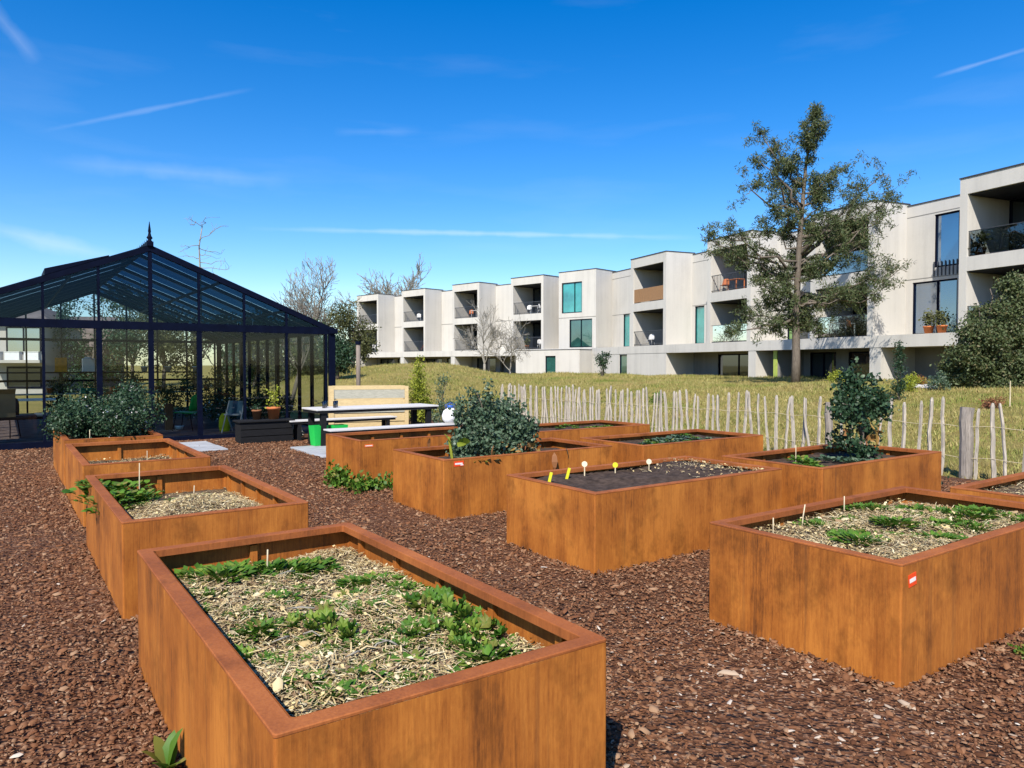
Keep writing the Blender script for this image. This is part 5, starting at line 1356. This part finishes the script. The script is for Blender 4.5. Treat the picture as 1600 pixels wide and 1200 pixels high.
d1 = (WR.U(967.5), WR.U(979.5), .6, WR.Z(973, 554)); BR.wall(-10.0, -.55, Z0, Z1, 0, .3, [d1], "ground_wall"); BR.window(*d1[:2], 0, *d1[2:], "green_glass")
for ua in (-.55, 8.05, 16.25, 24.5):
    m = MB(); BR.box(m, ua, ua + .6, -D - .3, 0, Z0, Z1); BR.part("ground_wall", m, "pale_concrete")
m = MB(); BR.box(m, 9.75, 9.95, -D - .1, -.35, Z0, Z1); BR.part("partition", m, "grey_concrete")
m = MB(); BR.box(m, 9.72, 9.98, -.34, -.28, Z0, Z1); BR.part("side_panel", m, "lime_paint")
hs = [(2.6, 6.4, .75, Z1 - .12), (10.4, 12.2, .75, Z1 - .12), (13.0, 15.6, .75, Z1 - .12), (19.2, 20.0, .75, Z1 - .12), (21.0, 23.4, .75, Z1 - .12), (26, 31, .75, Z1 - .12)]
BR.wall(0.05, 33.0, Z0, Z1, -D - .1, .3, hs, "ground_wall", "grey_concrete")
for a, b, c_, d_ in hs: BR.window(a, b, -D - .1, c_, d_, "dark_glass", (a + (b - a) * .5,))

# what stands on the balconies
def seat_set(w, u, v, z, mat, label, kind="chair", s=1.0, rz=0.0):
    p = w.T(u, v, z)
    if kind == "chair":
        return chair(p, rz + math.atan2(w.u[1], w.u[0]), mat, mat, label, "balcony chairs")
    if kind == "table":
        return simple_table(p, math.atan2(w.u[1], w.u[0]), .9 * s, .7 * s, .72, mat, mat, label)
    if kind == "pot":
        return pot(p, .22 * s, .35 * s, label, "leaf_olive", "terracotta", 260, .11, .45)
for w, u, v, z, mat, lb, kd, rz in ((WL, 25.2, -.8, Z4, "white_plastic", "white chair on the upper balcony of the fourth far bay", "chair", .4), (WL, 26.6, -.9, Z4, "white_plastic", "second white chair on the upper balcony of the fourth far bay", "chair", 2.6),
        (WL, 26.0, -.9, Z4, "white_plastic", "white table on the upper balcony of the fourth far bay", "table", 0), (WL, 26.7, -.7, Z2, "white_plastic", "white reclined chair on the lower balcony of the fourth far bay", "chair", 1.2),
        (WL, 10.6, -.9, Z2, "orange_crate", "orange chair on the lower balcony of the second far bay", "chair", .3), (WL, 10.0, -.7, Z4, "white_plastic", "white chair on the upper balcony of the second far bay", "chair", .8),
        (WL, 17.6, -.9, Z4, "orange_crate", "reddish chair on the upper balcony of the third far bay", "chair", .5), (WL, 18.4, -.9, Z4, "white_plastic", "pale table on the upper balcony of the third far bay", "table", 0),
        (WL, 2.0, -.8, Z2, "white_plastic", "white chair on the lower balcony of the first far bay", "chair", .8), (WL, 18.2, -.8, Z2, "white_plastic", "pale chair on the lower balcony of the third far bay", "chair", 1.8), (WL, 25.0, -.8, Z2, "terracotta", "potted plant on the lower balcony of the fourth far bay", "pot", 0),
        (WR, 5.2, -.6, Z4, "orange_crate", "orange chair on the upper balcony left of the pine", "chair", .4), (WR, 6.0, -.8, Z4, "orange_crate", "orange table on the upper balcony left of the pine", "table", 0), (WR, 5.0, -.5, Z2, "terracotta", "big potted plant on the lower balcony left of the pine", "pot", 0), (WR, 6.6, -.6, Z2, "terracotta", "second big potted plant on the lower balcony left of the pine", "pot", 0),
        (WR, -3.0, -.8, Z2, "white_plastic", "white chair on the lower balcony of the narrow green window bay", "chair", .5), (WR, 13.3, -.6, Z2, "orange_crate", "reddish chair on the low balcony right of the pine", "chair", .3), (WR, 14.0, -.8, Z2, "white_plastic", "white topped table on the low balcony right of the pine", "table", 0), (WR, 14.6, -.7, Z2, "orange_crate", "second reddish chair on the low balcony right of the pine", "chair", 2.8),
        (WR, 21.1, -.5, Z4, "terracotta", "potted plant on the corner balcony with the white chairs", "pot", 0), (WR, 23.1, -.9, Z4, "white_plastic", "white chair on the corner balcony beside the potted plant", "chair", .4), (WR, 23.7, -1.1, Z4, "white_plastic", "white table on the corner balcony beside the potted plant", "table", 0), (WR, 24.0, -.7, Z4, "white_plastic", "white chair behind the corner balcony table", "chair", 2.6),
        (WR, 19.4, -.6, Z2, "terracotta", "leafy potted plant before the big blue window", "pot", 0), (WR, 18.7, -.7, Z2, "terracotta", "smaller leafy potted plant before the big blue window", "pot", 0)):
    seat_set(w, u, v, z, mat, lb, kd, 1.0, rz)
# house seen through the greenhouse
hp = at(20, 570, 40.0); hr = math.atan2(math.cos(YAW) * 0 - math.sin(YAW), math.cos(YAW)) + .15
ho = empty("house", (hp[0], hp[1], 0), "pale rendered house with balcony boxes seen through the greenhouse", "house", rz=hr)
MB().box(-5, 1.55, 0, 5, 0, 3.9).build("wall", "render_wall", ho)
m = MB(); m.add([(-5.4, -.4, 3.9), (2.1, -.4, 3.9), (2.1, 5.4, 3.9), (-5.4, 5.4, 3.9), (-3, 2.5, 5.2), (0, 2.5, 5.2)], [(0, 1, 5, 4), (1, 2, 5), (2, 3, 4, 5), (3, 0, 4), (3, 2, 1, 0)]); m.build("roof", "roof_tile", ho)
w = MB().box(-.3, 1.5, -.04, .02, 2.2, 3.7).build("window", "dark_frame", ho); MB().box(-.2, .55, -.06, -.041, 2.3, 3.6).build("pane", "sky_reflect_glass", w); MB().box(.65, 1.4, -.06, -.041, 2.3, 3.6).build("pane", "sky_reflect_glass", w)
w = MB().box(-.3, 1.5, -.04, .02, .3, 1.5).build("window", "dark_frame", ho); MB().box(-.2, 1.4, -.06, -.041, .4, 1.4).build("pane", "dark_glass", w)
MB().box(-.9, 1.9, -1.2, -.05, 1.70, 1.86).build("balcony", "render_wall", ho)
for x in (-.45, .5, 1.45):
    o = MB().box(-.36, .36, -.18, .18, 0, .42).box(-.38, .38, -.2, .2, .421, .45).build("planter_box", "white_plastic")
    c, s = math.cos(hr), math.sin(hr); o.location = (hp[0] + x * c + .95 * s, hp[1] + x * s - .95 * c, 1.861); o.rotation_euler = (0, 0, hr)
    tag(o, "white planter box on the house balcony behind the greenhouse", "planter box", "white boxes on the house balcony")
h2 = at(92, 570, 52.0); h_ = empty("house", (h2[0], h2[1], 0), "brown roofed low house beyond the rendered house", "house", rz=hr)
MB().box(-2.5, 2.6, 0, 5, 0, 2.9).build("wall", "brick_wall", h_)
MB().add([(-2.9, -.4, 2.9), (3.0, -.4, 2.9), (3.0, 5.4, 2.9), (-2.9, 5.4, 2.9), (-2.9, 2.5, 5.2), (3.0, 2.5, 5.2)], [(0, 1, 5, 4), (2, 3, 4, 5), (1, 2, 5), (3, 0, 4), (3, 2, 1, 0)]).build("roof", "roof_tile", h_)
w = MB().box(.9, 2.1, -.04, .02, 1.0, 2.2).build("window", "dark_frame", h_); MB().box(1.0, 2.0, -.06, -.041, 1.1, 2.1).build("pane", "dark_glass", w)
